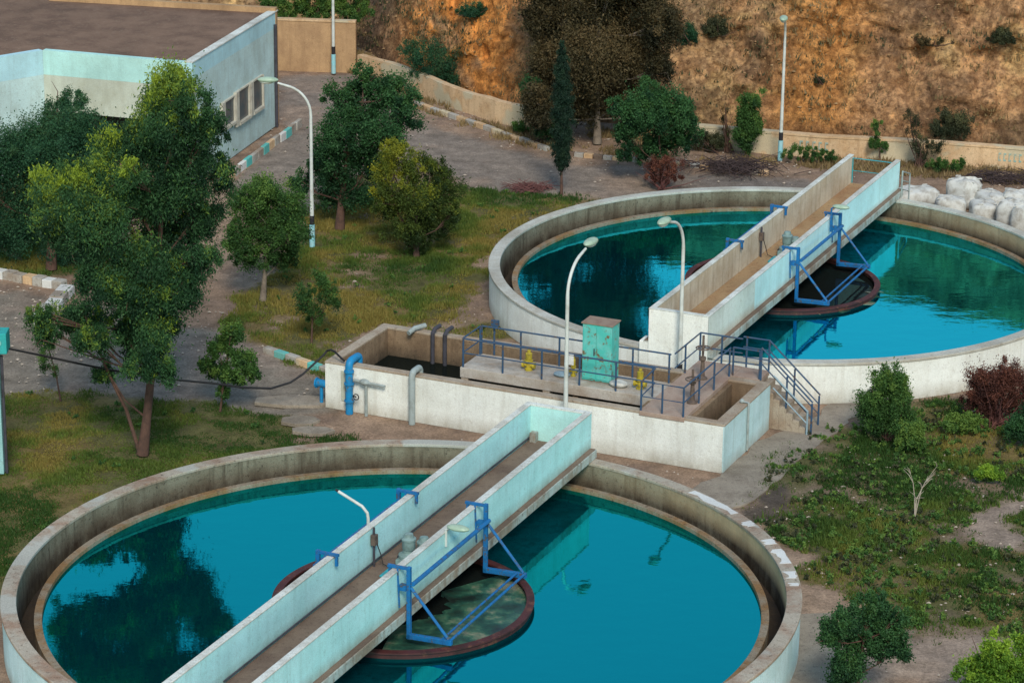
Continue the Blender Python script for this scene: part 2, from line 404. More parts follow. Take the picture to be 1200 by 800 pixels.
def npmesh(name, V, nper, m, parent=None, base=(0,0,0), frame='W', tint=None, attr='tint'):
    """V: (k*nper,3) verts, faces of nper verts each"""
    if parent is not None: base, frame = BASE[parent.name]
    V = np.asarray(V, np.float32)-np.asarray(base, np.float32)
    k = len(V)//nper
    me = bpy.data.meshes.new(name)
    me.vertices.add(len(V)); me.loops.add(len(V)); me.polygons.add(k)
    me.vertices.foreach_set('co', V.ravel())
    me.loops.foreach_set('vertex_index', np.arange(len(V), dtype=np.int32))
    me.polygons.foreach_set('loop_start', np.arange(k, dtype=np.int32)*nper)
    me.polygons.foreach_set('loop_total', np.full(k, nper, np.int32))
    if tint is not None:
        a = me.attributes.new(attr, 'FLOAT', 'POINT'); a.data.foreach_set('value', np.asarray(tint, np.float32))
    me.update(); me.validate(); me.materials.append(m)
    o = bpy.data.objects.new(name, me); COL.objects.link(o)
    if parent is not None: o.parent = parent
    else: o.location = base
    BASE[o.name] = (tuple(base), frame)
    return o
def copy_tree(o, parent=None):
    c = o.copy(); COL.objects.link(c)
    if parent is not None: c.parent = parent
    for ch in list(o.children): copy_tree(ch, c)
    return c

# ------------------------------------------------------------------ camera, light
cam = bpy.data.cameras.new('camera'); co = bpy.data.objects.new('camera', cam); COL.objects.link(co)
cam.sensor_width = 36; cam.lens = FPX/1200*36; cam.clip_start = 1; cam.clip_end = 3000
co.matrix_world = Matrix(((RT[0], UP[0], -_fw[0], 0), (RT[1], UP[1], -_fw[1], 0), (RT[2], UP[2], -_fw[2], CAMZ), (0, 0, 0, 1)))
scn.camera = co
w = bpy.data.worlds.new('World'); scn.world = w; w.use_nodes = True
wt = w.node_tree; bg = wt.nodes['Background']
sky = wt.nodes.new('ShaderNodeTexSky'); sky.sky_type = 'NISHITA'; sky.sun_disc = False
SUN_EL, SUN_AZ = radians(40), radians(174)      # azimuth clockwise from +y: behind the camera, to the right
sky.sun_elevation = SUN_EL; sky.sun_rotation = SUN_AZ
sky.altitude = 200; sky.air_density = 2.; sky.dust_density = .5; sky.ozone_density = 3.
wt.links.new(sky.outputs[0], bg.inputs[0]); bg.inputs[1].default_value = .15
sl = bpy.data.lights.new('sun', 'SUN'); sl.energy = 3.1; sl.angle = radians(16); sl.color = (1., .90, .76)
so = bpy.data.objects.new('sun', sl); COL.objects.link(so)
sdir = Vector((sin(SUN_AZ)*cos(SUN_EL), cos(SUN_AZ)*cos(SUN_EL), sin(SUN_EL)))
so.rotation_euler = sdir.to_track_quat('Z', 'Y').to_euler()
scn.view_settings.view_transform = 'Standard'; scn.view_settings.look = 'None'; scn.view_settings.exposure = 0

# ------------------------------------------------------------------ ground
def inpoly(x, y, poly):
    r = np.zeros(x.shape, bool); n = len(poly)
    for i in range(n):
        x0, y0 = poly[i]; x1, y1 = poly[(i+1) % n]
        c = ((y0 > y) != (y1 > y)) & (x < (x1-x0)*(y-y0)/(y1-y0+1e-12)+x0)
        r ^= c
    return r
def gpoly(pts): return [tuple(G(*p)[:2]) for p in pts]
P_ROAD = gpoly([(326,88),(420,84),(500,142),(600,174),(700,192),(810,201),(960,210),(960,226),(700,234),(560,222),(500,198),(440,204),(372,222),(338,262),(290,250),(262,215),(326,160)])
P_YARD = gpoly([(-60,330),(20,338),(60,350),(150,362),(230,384),(310,415),(400,445),(392,478),(345,486),(200,478),(80,464),(-60,455)])
P_GA = gpoly([(430,205),(545,218),(700,230),(650,244),(600,270),(572,300),(565,345),(590,385),(640,402),(560,395),(452,374),(398,416),(375,438),(310,412),(262,388),(285,352),(330,310),(365,240)])
P_GB = gpoly([(-80,458),(60,460),(120,466),(250,476),(335,486),(352,500),(330,515),(420,512),(420,545),(250,560),(100,620),(20,700),(-80,720)])
P_GC = gpoly([(1010,478),(1090,472),(1260,480),(1260,780),(1120,790),(1060,760),(960,690),(935,650),(905,610),(868,580),(905,540)])
P_GD = gpoly([(-60,210),(110,200),(150,300),(60,322),(-60,318)])
P_PATH = gpoly([(985,468),(1012,482),(905,562),(850,600),(790,570),(842,556),(900,512),(940,500)])
P_GE = gpoly([(520,-30),(1260,-30),(1260,170),(800,150),(620,130),(480,85)])
P_BARE = gpoly([(545,345),(575,335),(585,372),(560,378)])
P_BARE2 = gpoly([(1140,590),(1215,570),(1215,650),(1150,640)])
P_BARE3 = gpoly([(895,568),(930,565),(935,610),(900,608),(868,596)])
P_BARE4 = gpoly([(1020,740),(1200,748),(1200,800),(960,800),(960,760)])

xs = np.concatenate([[-900,-400,-150,-70,-40,-30], np.arange(-24, 26, .16), [30,40,70,150,400,900]])
ys = np.concatenate([[-400,-100,0,30,45], np.arange(52, 118, .18), [122,130,150,200,300,500,900,1600]])
GX, GYY = np.meshgrid(xs, ys)
def blend(mask_poly, x, y, wob=.5, sc=.8, seed=3):
    wx = (fbm(x*sc, y*sc, 0, seed)-.5)*2*wob*2; wy = (fbm(x*sc, y*sc, 5.3, seed+9)-.5)*2*wob*2
    r = 0
    for dx, dy in ((0,0),(.18,0),(-.18,0),(0,.25),(0,-.25)):
        r = r + inpoly(x+wx+dx, y+wy+dy, mask_poly)
    return r/5.
def zones(x, y):
    n1 = fbm(x*.5, y*.5, 0, 11); n2 = fbm(x*1.4, y*1.4, 0, 23); n3 = fbm(x*.22, y*.22, 0, 31)
    def mixv(c, d, f): return c*(1-f[..., None])+np.array(d)*f[..., None]
    c = np.zeros(x.shape+(3,))+np.array((.240,.165,.115))
    c = mixv(c, (.31,.22,.155), np.clip((n1-.45)*4, 0, 1))
    c = mixv(c, (.14,.10,.08), np.clip((n2-.55)*4, 0, 1)*.7)
    f = blend(P_ROAD, x, y, .5)
    rc = mixv(np.zeros(x.shape+(3,))+np.array((.215,.180,.150)), (.26,.20,.155), np.clip((n1-.42)*5, 0, 1))
    rc = mixv(rc, (.15,.130,.115), np.clip((n3-.5)*5, 0, 1)*.7)
    c = c*(1-f[..., None])+rc*f[..., None]
    f = blend(P_YARD, x, y, .5)
    yc = mixv(np.zeros(x.shape+(3,))+np.array((.195,.168,.135)), (.24,.185,.145), np.clip((n1-.45)*5, 0, 1))
    c = c*(1-f[..., None])+yc*f[..., None]
    g = np.zeros(x.shape)
    fa = blend(P_GA, x, y, .5); fb = blend(P_GB, x, y, .5); fc = blend(P_GC, x, y, .6); fd = blend(P_GD, x, y, .6)
    bare = np.maximum(np.maximum(blend(P_BARE, x, y, .4), blend(P_BARE2, x, y, .6)), np.maximum(blend(P_BARE3, x, y, .4)*.9, blend(P_BARE4, x, y, .5)))
    pc = np.clip((fbm(x*.5, y*.8, 0, 77)-.60)*7, 0, 1)*fc*.7
    pa = np.clip((fbm(x*.6, y*.8, 0, 55)-.60)*9, 0, 1)*fa*.8
    ga = np.clip(fa*(1-pa), 0, 1)*(1-bare); gb = fb; gc = np.clip(fc-pc, 0, 1)*(1-bare)
    g = np.clip(ga+gb+gc+fd, 0, 1)
    gcol = mixv(np.zeros(x.shape+(3,))+np.array((.075,.082,.022)), (.14,.105,.03), np.clip((n1-.42)*5, 0, 1))
    c = mixv(c, (.21,.15,.115), np.clip(fc, 0, 1))
    c = mixv(c, (.075,.06,.05), blend(P_BARE3, x, y, .4))
    c = mixv(c, (.30,.24,.19), np.maximum(blend(P_BARE2, x, y, .5), blend(P_BARE4, x, y, .5))*.6)
    c = c*(1-.85*g[..., None])+gcol*.85*g[..., None]
    return c, ga, gb, gc, fd
core = zones(GX, GYY)
alb = core[0]
GZ = (fbm(GX*.35, GYY*.35, 0, 5)-.5)*.10*(1) + (fbm(GX*1.8, GYY*1.8, 0, 6)-.5)*.05
sa, sb = W2S(GX.copy(), GYY.copy())
flat = (np.hypot(sa-C1[0], sb-C1[1]) < 10) | (np.hypot(sa-C2[0], sb-C2[1]) < 10) | ((sa > -1) & (sa < 14) & (sb > -1.5) & (sb < 6))
GZ = np.where(flat, -.01, GZ-.05)
far = (GX < -24) | (GX > 26) | (GYY < 52) | (GYY > 118)
GZ = np.where(far, -.05, GZ)
def gridmesh(name, X, Y, Z, alb, m):
    ny, nx = X.shape
    me = bpy.data.meshes.new(name)
    V = np.stack([X, Y, Z], -1).reshape(-1, 3).astype(np.float32)
    i = np.arange(ny*nx).reshape(ny, nx)
    Q = np.stack([i[:-1,:-1], i[:-1,1:], i[1:,1:], i[1:,:-1]], -1).reshape(-1, 4)
    k = len(Q)
    me.vertices.add(len(V)); me.loops.add(4*k); me.polygons.add(k)
    me.vertices.foreach_set('co', V.ravel()); me.loops.foreach_set('vertex_index', Q.ravel().astype(np.int32))
    me.polygons.foreach_set('loop_start', np.arange(k, dtype=np.int32)*4); me.polygons.foreach_set('loop_total', np.full(k, 4, np.int32))
    a = me.color_attributes.new('albedo', 'FLOAT_COLOR', 'POINT')
    a.data.foreach_set('color', np.concatenate([alb.reshape(-1, 3), np.ones((ny*nx, 1))], 1).astype(np.float32).ravel())
    me.update(); me.validate(); me.materials.append(m); me.shade_smooth()
    o = bpy.data.objects.new(name, me); COL.objects.link(o); return o
setp(gridmesh('ground', GX, GYY, GZ, alb, M['ground']), kind='structure')

# the slope behind the road
BL = [G(*p)[:2] for p in [(-300,10),(200,14),(330,20),(425,58),(470,84),(540,112),(610,138),(700,146),(820,150),(920,157),(1060,168),(1200,180),(1300,188),(1700,215)]]
BL = np.array(BL)
cum = np.concatenate([[0], np.cumsum(np.hypot(*np.diff(BL, axis=0).T))])
ss = np.arange(0, cum[-1], .13); bx = np.interp(ss, cum, BL[:, 0]); by = np.interp(ss, cum, BL[:, 1])
k_ = np.ones(35)/35; bxs = np.convolve(np.pad(bx, 17, 'edge'), k_, 'valid'); bys = np.convolve(np.pad(by, 17, 'edge'), k_, 'valid')
prof_t = np.concatenate([np.linspace(0, 1, 110), [1.2, 1.6, 2.5, 5, 12]])
SS, TT = np.meshgrid(ss, prof_t)
hmax = np.interp(bxs, [-40, -14, -8, -4, 2, 8, 18, 40], [4.5, 4.5, 5, 7.5, 8.2, 9.2, 9.8, 9.8]) + (fbm(ss*.12, 0*ss, 0, 91)-.5)*1.6
depth = np.interp(bxs, [-14, -6, 0, 6, 18], [7, 8.5, 6.5, 5.2, 5.2])
te = np.minimum(TT, 1)
HH = hmax[None]*(te**.85)
OUT = depth[None]*TT
disp = (fbm(SS*.35, HH*.35, 0, 61, 5)-.5)*2.2*np.clip(te*5, 0, 1) + (fbm(SS*1.3, HH*1.5, 0, 62, 5)-.5)*1.3*np.clip(te*6, 0, 1)
rill = -np.abs(fbm(SS*.5, HH*.08, 0, 63, 3)-.5)*2.0*np.clip(te*3, 0, 1)
YY = bys[None]+.3+OUT+disp+rill; XX = bxs[None]+0*YY
ZZ = HH+(fbm(SS*.9, TT*4, 0, 64)-.5)*.7*np.clip(te*4, 0, 1)+np.where(TT > 1, (TT-1)*1.0, 0)-.25
n1 = fbm(SS*.22, HH*.35, 0, 71, 5); n2 = fbm(SS*.8, HH*1.2, 0, 72, 4)
def mv(c, d, f): return c*(1-f[..., None])+np.array(d)*f[..., None]
ca = np.zeros(XX.shape+(3,))+np.array((.54,.315,.165))
ca = mv(ca, (.38,.26,.15), np.clip((n1-.45)*7, 0, 1)*.85)
ca = mv(ca, (.62,.42,.20), np.clip((n2-.52)*6, 0, 1)*.8)
ca = mv(ca, (.13,.085,.06), np.clip((fbm(SS*.45, HH*.9, 0, 75)-.58)*8, 0, 1)*.6)
ca = mv(ca, (.85,.36,.10), np.clip((1-np.abs(XX+2.2)/3.0)*1.8, 0, 1)*np.clip((fbm(SS*.6, HH*.9, 0, 78)-.30)*6, 0, 1)*.95)                  # the orange face
ca = mv(ca, (.60,.29,.10), np.clip((1-np.abs(XX-10.9-HH*.18)/2.2)*1.5, 0, 1)*.9)
ca = mv(ca, (.09,.07,.06), np.clip(1-np.abs(XX+5.9)/1.6, 0, 1)*.8)
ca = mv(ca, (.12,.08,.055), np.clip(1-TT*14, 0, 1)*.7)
setp(gridmesh('hillside', XX, YY, ZZ, ca, M['cliff']), kind='structure')

# ------------------------------------------------------------------ concrete path, roadside verge
pm = MB()
def ragged(pts, step=.22, amp=.11, seed=5):
    o = []
    for i in range(len(pts)):
        p, q = np.array(pts[i]), np.array(pts[(i+1) % len(pts)]); k = max(1, int(np.hypot(*(q-p))/step)); nn_ = np.array([-(q-p)[1], (q-p)[0]])/np.hypot(*(q-p))
        for j in range(k):
            v = p+(q-p)*j/k; o.append(tuple(v+nn_*(float(fbm(np.array(v[0]*1.7), np.array(v[1]*1.7), 0, seed))-.5)*amp*4))
    return o
pp = [(10.95,-.95),(13.2,2.6),(15.2,5.4),(16.1,5.0),(13.9,1.2),(12.2,-2.4),(10.4,-3.8),(8.8,-3.4),(6.0,-3.2),(6.0,-2.2),(9.0,-2.0)]
pm.prism(ragged([W2S(*G(*q)[:2]) for q in [(986,466),(1014,478),(968,516),(912,560),(868,592),(842,606),(790,580),(842,558),(888,520),(935,500)]]), -.05, .02)
setp(build('path', pm, M['path']), kind='structure')
rp = MB(); n = 40
arc = [radians(-62+i*(92/n)) for i in range(n+1)]
rp.prism([(C1[0]+9.9*cos(t), C1[1]+9.9*sin(t)) for t in arc]+[(C1[0]+8.9*cos(t), C1[1]+8.9*sin(t)) for t in arc[::-1]], -.04, .03)
setp(build('path', rp, M['path']), kind='structure')

# ------------------------------------------------------------------ the two round tanks
def tank(C, label, rim, wall, water, wlabel, scumspots, whitedabs=()):
    t = thing('settling_tank', label, 'tank', (C[0], C[1], 0))
    RI = 8.66
    build('outer_wall', MB().annulus(C[0], C[1], RI+.05, 9.0-.03, 0, 1.12), wall, t)
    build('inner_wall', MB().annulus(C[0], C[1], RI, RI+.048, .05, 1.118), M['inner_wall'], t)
    r = MB().annulus(C[0], C[1], RI-.015, 9.0, 1.12, 1.20, 200)
    ro = build('rim', r, rim, t, bevel=.015)
    for a0, a1 in whitedabs:
        A = [radians(a0+(a1-a0)*(i+(random.uniform(-.3, .3) if 0 < i < 6 else 0))/6) for i in range(7)]
        j = [random.uniform(-.09, .07) for _ in range(14)]
        dm = MB().prism([(C[0]+(8.97+j[i]*.4)*cos(x), C[1]+(8.97+j[i]*.4)*sin(x)) for i, x in enumerate(A)]+[(C[0]+(8.74+j[7+i])*cos(x), C[1]+(8.74+j[7+i])*sin(x)) for i, x in enumerate(A[::-1])], 1.19, 1.206)
        build('paint_patch', dm, M['white_dab'], ro)
    build('weir_wall', MB().annulus(C[0], C[1], 8.10, 8.28, .0, .70, 200), M['weir'], t, bevel=.01)
    build('trough_floor', MB().annulus(C[0], C[1], 8.28, RI-.02, .02, .22), M['trough'], t)
    wq = build('water', MB().disc(C[0], C[1], 8.11, .60), water, base=(C[0], C[1], .6))
    setp(wq, kind='structure')
    # feed well in the middle
    f = thing('feed_well', wlabel, 'steel ring', (C[0], C[1], 0))
    build('ring_wall', MB().annulus(C[0], C[1], 2.87, 2.93, .3, .72, 96), M['feed_rust'], f)
    build('top_flange', MB().annulus(C[0], C[1], 2.80, 2.98, .72, .76, 96), M['feed_rust'], f)
    iw = build('water', MB().disc(C[0], C[1], 2.88, .604, 96), M['water_dark'], base=(C[0], C[1], .604)); setp(iw, kind='structure')
    sm = MB()
    for (a0, a1, r0, r1, sd) in scumspots:
        K = 22
        oo = [(C[0]+(r1*(1-.10*random.random()) if r1 < 2.8 else r1)*cos(radians(a0+(a1-a0)*i/K)), C[1]+(r1*(1-.10*random.random()) if r1 < 2.8 else r1)*sin(radians(a0+(a1-a0)*i/K))) for i in range(K+1)]
        ii = [(C[0]+r0*(1+.30*random.random())*cos(radians(a0+(a1-a0)*i/K)), C[1]+r0*(1+.30*random.random())*sin(radians(a0+(a1-a0)*i/K))) for i in range(K+1)]
        sm.prism(oo+ii[::-1], .590, .609)
    build('scum_layer', sm, M['scum'], f)
    return t
tank(C1, 'large round concrete tank with speckled brown rim, in the foreground under the pale cyan bridge', M['rim_front'], M['wall_cyan'], M['water_front'],
     'maroon steel ring with green and cream scum, under the nearer bridge', [(-75, 62, .9, 2.86, 1)],
     [(52, 63), (46.5, 48.5), (39, 41), (31.5, 37), (26, 28.5), (23.2, 24.2)])
tank(C2, 'round concrete tank with pale rim behind the rectangular basin, beside the white bags', M['rim_rear'], M['wall_white'], M['water_rear'],
     'maroon steel ring in the farther tank, mostly dark inside', [(-50, 15, 2.45, 2.86, 2)])

# ------------------------------------------------------------------ bridges
def bridge(C, b0, b1, label, outer, inner, endwall, abut, whole_cyan):
    t = thing('service_bridge', label, 'bridge', (C[0], C[1], 1.2))
    c = C[0]
    zt = 2.40
    sl_ = MB().box(c-1.04, c+1.04, b0, b1, 1.205, 1.43)
    build('deck_slab', sl_, M['ledge'], t, bevel=.015)
    dk = MB()
    L_ = int((b1-b0)/1.5)
    dk.box(c-.73, c+.73, b0+.02, b1-.16, 1.432, 1.47)
    build('walkway', dk, M['deck'] if whole_cyan else M['deck_rear'], t)
    # dirt lying on the outer ledges
    ld = MB().box(c+.88, c+1.02, b0+.05, b1-.05, 1.432, 1.45).box(c-1.02, c-.88, b0+.05, b1-.05, 1.432, 1.45)
    build('ledge_dirt', ld, M['deck'], t)
    for s, nm in ((1, 1), (-1, 2)):
        lo, hi = sorted((c+s*.735, c+s*.875))
        if s > 0 and not whole_cyan:
            bm_ = b0+3.9
            p = build('parapet', MB().box(lo, hi, b0, bm_-.001, 1.434, zt-.03), outer, t)
            build('parapet', MB().box(lo, hi, bm_+.001, b1, 1.434, zt-.03), M['parapet_pale'], t)
        else: p = build('parapet', MB().box(lo, hi, b0, b1, 1.434, zt-.03), (outer if s > 0 else inner), t)
        build('coping', MB().box(lo-.015, hi+.015, b0-.01, b1+.01, zt-.03, zt+.012), M['coping'], p, bevel=.012)
    if endwall is not None:
        e = build('end_wall', MB().box(c-.733, c+.733, *(endwall), 1.434, zt-.03), abut, t)
        build('coping', MB().box(c-.718, c+.718, endwall[0]-.01, endwall[1]+.01, zt-.03, zt+.008), M['coping'], e)
    return t
br1 = bridge(C1, C1[1]-9.3, C1[1]+9.0, 'long pale cyan concrete service bridge across the nearer tank, in the foreground', M['parapet_cyan'], M['parapet_cyan'], (C1[1]+8.86, C1[1]+9.0), M['bld_teal'], True)
br2 = bridge(C2, C2[1]-9.05, C2[1]+9.25, 'concrete service bridge over the farther tank, white outside and tan inside', M['parapet_white'], M['parapet_tan'], (C2[1]-9.05, C2[1]-8.9), M['wall_white'], False)
# abutment of the farther bridge, in front of its tank
c = C2[0]; b0 = C2[1]-9.05
build('abutment', MB().box(c-.875, c+.875, b0-.02, b0+.04, 0, 2.365).prism([(c-1.15, b0+.0), (c-.88, b0+.0), (c-.88, b0+.5), (c-1.15, b0+.5)], 0, 1.42), M['wall_white'], br2, bevel=.01)
# turquoise fall of paint and a pipe inside the nearer bridge
c = C1[0]; b1 = C1[1]+9.0
build('conduit', MB().tube([(c-.70, b1-.2, 1.56), (c-.70, b1-9, 1.55), (c-.70, b1-16, 1.55)], .02, 6), M['pipe_dark'], br1)
build('stub_post', MB().box(c-.66, c-.5, b1-.36, b1-.18, 1.47, 1.72), M['ledge'], br1)

# steel frames that carry the feed wells
def well_frame(C, label, out=2.15, bb=(-2.0, 2.05)):
    f = thing('feed_well_hanger', label, 'steel frame', (C[0], C[1], 1.2))
    c = C[0]
    for s in (1, -1):
        o_ = out if s > 0 else 1.9
        X = lambda v: c+s*v
        for b in bb:
            y = C[1]+b
            build('post', MB().box(min(X(1.07), X(1.16)), max(X(1.07), X(1.16)), y-.05, y+.05, .80, 2.50), M['blue_steel'], f, bevel=.01)
            h = MB()
            h.bar((X(.60), y, 2.455), (X(1.07), y, 2.455), .07, .06).bar((X(.655), y, 2.43), (X(.655), y, 2.20), .06, .06)
            h.bar((X(.9), y, 2.0), (X(1.07), y, 2.0), .16, .12).bar((X(.885), y-.10, 2.46), (X(.93), y-.10, 1.55), .03, .03)
            build('hook', h, M['blue_steel'], f)
            build('arm', MB().bar((X(1.07), y, .86), (X(o_), y, .90), .10, .12), M['blue_steel'], f, bevel=.01)
            build('brace', MB().tube([(X(1.16), y, 2.02), (X(o_-.08), y, .96)], .035, 8), M['blue_steel'], f)
        y0, y1 = C[1]+bb[0], C[1]+bb[1]
        build('beam', MB().tube([(X(1.20), y0, 2.10), (X(1.20), y1, 2.10)], .05, 8), M['blue_steel'], f)
        build('cross_beam', MB().tube([(X(o_-.03), y0, .95), (X(o_-.03), y1, .95)], .032, 8), M['blue_steel'], f)
        build('cross_beam', MB().tube([(X(o_-.22), y0, .95), (X(o_-.22), y1, .95)], .028, 8), M['blue_steel'], f)
    return f
well_frame(C1, 'bright blue steel frame hooked over the parapet of the nearer bridge')
well_frame(C2, 'blue steel frame hooked over the parapet of the farther bridge')

# drives on the decks
def drive(C, db, label, da=0):
    t = thing('drive_unit', label, 'motor drive', (C[0]+da, C[1]+db, 1.47))
    x, y = C[0]+da, C[1]+db
    build('base_plate', MB().box(x-.28, x+.32, y-.85, y-.25, 1.475, 1.52), M['teal_plate'], t, bevel=.01)
    build('gearbox', MB().box(x-.2, x+.2, y-.2, y+.35, 1.475, 1.66).lathe((x, y+.05, 1.66), [(.22, 0), (.22, .08), (.12, .12), (.12, .2)]), M['motor'], t, bevel=.01)
    for yy, zz in ((y+.05, 1.86), (y+.85, 1.475)):
        m1 = MB().lathe((x+.02, yy, zz), [(.13, 0), (.15, .03), (.15, .22), (.17, .23), (.17, .27), (.12, .30), (.10, .38), (.04, .40)], 16)
        build('motor', m1, M['motor'], t, smooth=True)
    build('drive_shaft', MB().tube([(x, y-.25, 1.60), (x, y-.8, 1.56)], .04, 8), M['pipe_dark'], t)
    build('drive_shaft', MB().tube([(x-.28, y+.1, 1.6), (x-.28, y+.6, 1.6)], .03, 8), M['pipe_dark'], t)
    return t
drive(C1, .2, 'small grey motor with turquoise base plate on the deck of the nearer bridge')
drive(C2, .2, 'small grey motor with turquoise base plate on the deck of the farther bridge')
def cable_post(C, db, label):
    t = thing('control_post', label, 'control post', (C[0]-.66, C[1]+db, 1.47))
    x, y = C[0]-.66, C[1]+db
    build('stand', MB().tube([(x, y, 1.47), (x, y, 2.42)], .03, 8), M['pipe_dark'], t)
    build('switch_box', MB().box(x-.05, x+.07, y-.07, y+.07, 2.0, 2.25), M['valve_grey'], t)
    build('cord', MB().tube([(x+.05, y, 2.1), (x+.12, y+.1, 1.75), (x+.2, y+.05, 1.55), (x+.45, y, 1.5)], .012, 6), M['cable'], t)
cable_post(C1, -.15, 'thin dark control post against the left parapet of the nearer bridge')
cable_post(C2, -.2, 'thin dark control post against the left parapet of the farther bridge')

# lamps fixed to the bridges
def bridge_lamp(C, a, b, label, head=True, blue=False, turn=0, z0=2.41, ht=.55):
    t = thing('bridge_lamp', label, 'lamp', (a, b, z0))
    pm_ = M['blue_steel'] if blue else M['pole']
    dx, dy = cos(turn), sin(turn)
    if head:
        build('pole', MB().tube([(a, b, z0-.5 if blue else z0), (a, b, z0+ht), (a+.12*dx, b+.12*dy, z0+ht+.05)], .03, 8), pm_, t)
        build('lamp_head', MB().ellipsoid((a+.30*dx, b+.30*dy, z0+ht+.08), (.28 if abs(dx) > .5 else .13, .28 if abs(dy) > .5 else .13, .075)), M['head'], t, smooth=True)
    else:
        build('pole', MB().tube([(a, b, z0-.6), (a, b, z0+.1), (a+.02*dx, b+.02*dy, z0+.22), (a+.15*dx, b+.15*dy, z0+.36), (a+.75*dx, b+.75*dy, z0+.62)], .035, 8), pm_, t)
        build('socket', MB().tube([(a+.75*dx, b+.75*dy, z0+.62), (a+.82*dx, b+.82*dy, z0+.65)], .03, 8), M['black'], t)
bridge_lamp(C1, C1[0]-.93, C1[1]+.1, 'bent white lamp arm without its head, on left parapet of the nearer bridge', head=False, turn=radians(180))
bridge_lamp(C1, C1[0]+.90, C1[1]+.35, 'small white lamp on right parapet of the nearer bridge between blue posts', turn=0, z0=2.05, ht=.42)
bridge_lamp(C2, C2[0]+.96, C2[1]+1.6, 'small lamp on a blue post at the farther bridge', blue=True, turn=0, z0=2.5, ht=.25)

# railing at the far end of the farther bridge
def railing(name, label, pts, zb=1.35, h=.82, posts=None, m=None, group=None, rad=.022, cat='railing', mids=(.5,)):
    """pts: list of (a,b,z of the walking surface)"""
    t = thing(name, label, cat, pts[0] if len(pts[0]) == 3 else (*pts[0], zb), group=group)
    m = m or M['rail']
    P3 = [p if len(p) == 3 else (*p, zb) for p in pts]
    build('top_rail', MB().tube([(a, b, z+h) for a, b, z in P3], rad*1.1, 7), m, t)
    for q in mids: build('mid_rail', MB().tube([(a, b, z+h*q) for a, b, z in P3], rad*.85, 6), m, t)
    for (a, b, z) in (posts or P3):
        build('post', MB().tube([(a, b, z), (a, b, z+h)], rad*1.25, 7), m, t)
    return t
railing('end_railing', 'turquoise rail across the open far end of the farther bridge', [(C2[0]-.7, C2[1]+9.1, 1.47), (C2[0]+.7, C2[1]+9.1, 1.47)], h=.85, m=M['teal_plate'], rad=.015)
railing('end_railing', 'short grey rail standing just beyond the right parapet of the farther bridge', [(C2[0]+1.05, C2[1]+9.0, 1.2), (C2[0]+1.05, C2[1]+9.9, .9)], h=.9, m=M['pipe_grey'], mids=(.33, .66))

# ------------------------------------------------------------------ the rectangular basin
BW, BD, BT = 11.58, 3.62, 1.35
bs = thing('concrete_basin', 'long rectangular white concrete basin between the two round tanks', 'basin', (0, 0, 0))
th = .28
def rect(a0, a1, b0, b1): return [(a0,b0),(a1,b0),(a1,b1),(a0,b1)]
# outer skins: front/left white, right end pale cyan; rim; inner lining
build('front_wall', MB().box(0, BW-.006, 0, .15, 0, BT-.06), M['wall_white'], bs)
build('end_wall', MB().box(BW-.004, BW+.03, 0, BD, 0, BT-.06), M['wall_cyan'], bs)
build('back_wall', MB().box(0, BW-.006, BD-.15, BD, 0, BT-.06), M['wall_white'], bs)
build('end_wall', MB().box(0, .15, .152, BD-.152, 0, BT-.06), M['wall_white'], bs)
lin = MB()
lin.ringprism(rect(.152, BW-.006, .152, BD-.152), rect(th, BW-th, th, BD-th), .02, BT-.062)
lin.box(9.05, 9.25, th, BD-th, .02, BT-.1).box(10.42, 10.62, th, BD-th, .02, BT-.1).box(6.86, 7.0, th, BD-th, .02, BT-.35)
build('lining', lin, M['basin_in'], bs)
build('rim', MB().ringprism(rect(-.01, BW+.04, -.01, BD+.01), rect(th-.01, BW-th+.01, th-.01, BD-th+.01), BT-.06, BT), M['basin_rim'], bs, bevel=.012)
build('basin_floor', MB().box(.16, BW-.1, .16, BD-.16, -.01, .03), M['trough'], bs)
wb = build('water', MB().box(th-.02, 9.1, th-.02, BD-th+.02, .3, .52), M['water_dark'], base=(0, 0, .3)); setp(wb, kind='structure')
# platform and cross walk
build('platform', MB().box(3.55, 9.23, 1.12, 2.42, BT-.28, BT+.004), M['platform'], bs, bevel=.012)
build('platform_leg', MB().box(3.58, 3.78, 1.14, 1.34, .02, BT-.282).box(6.0, 6.2, 1.14, 1.34, .02, BT-.282), M['basin_rim'], bs)
build('cross_walk', MB().box(9.24, 10.50, -.03, 4.5, BT-.10, BT+.02), M['walkway'], bs, bevel=.012)
build('walkway_support', MB().box(9.3, 10.45, 3.66, 4.45, .0, BT-.102), M['wall_white'], bs)
lm = MB().box(10.502, 11.28, 3.66, 4.5, BT-.12, BT+.01)
build('landing', lm, M['walkway'], bs, bevel=.01)
build('landing_support', MB().box(10.51, 11.25, 3.69, 4.47, .0, BT-.125), M['basin_rim'], bs)

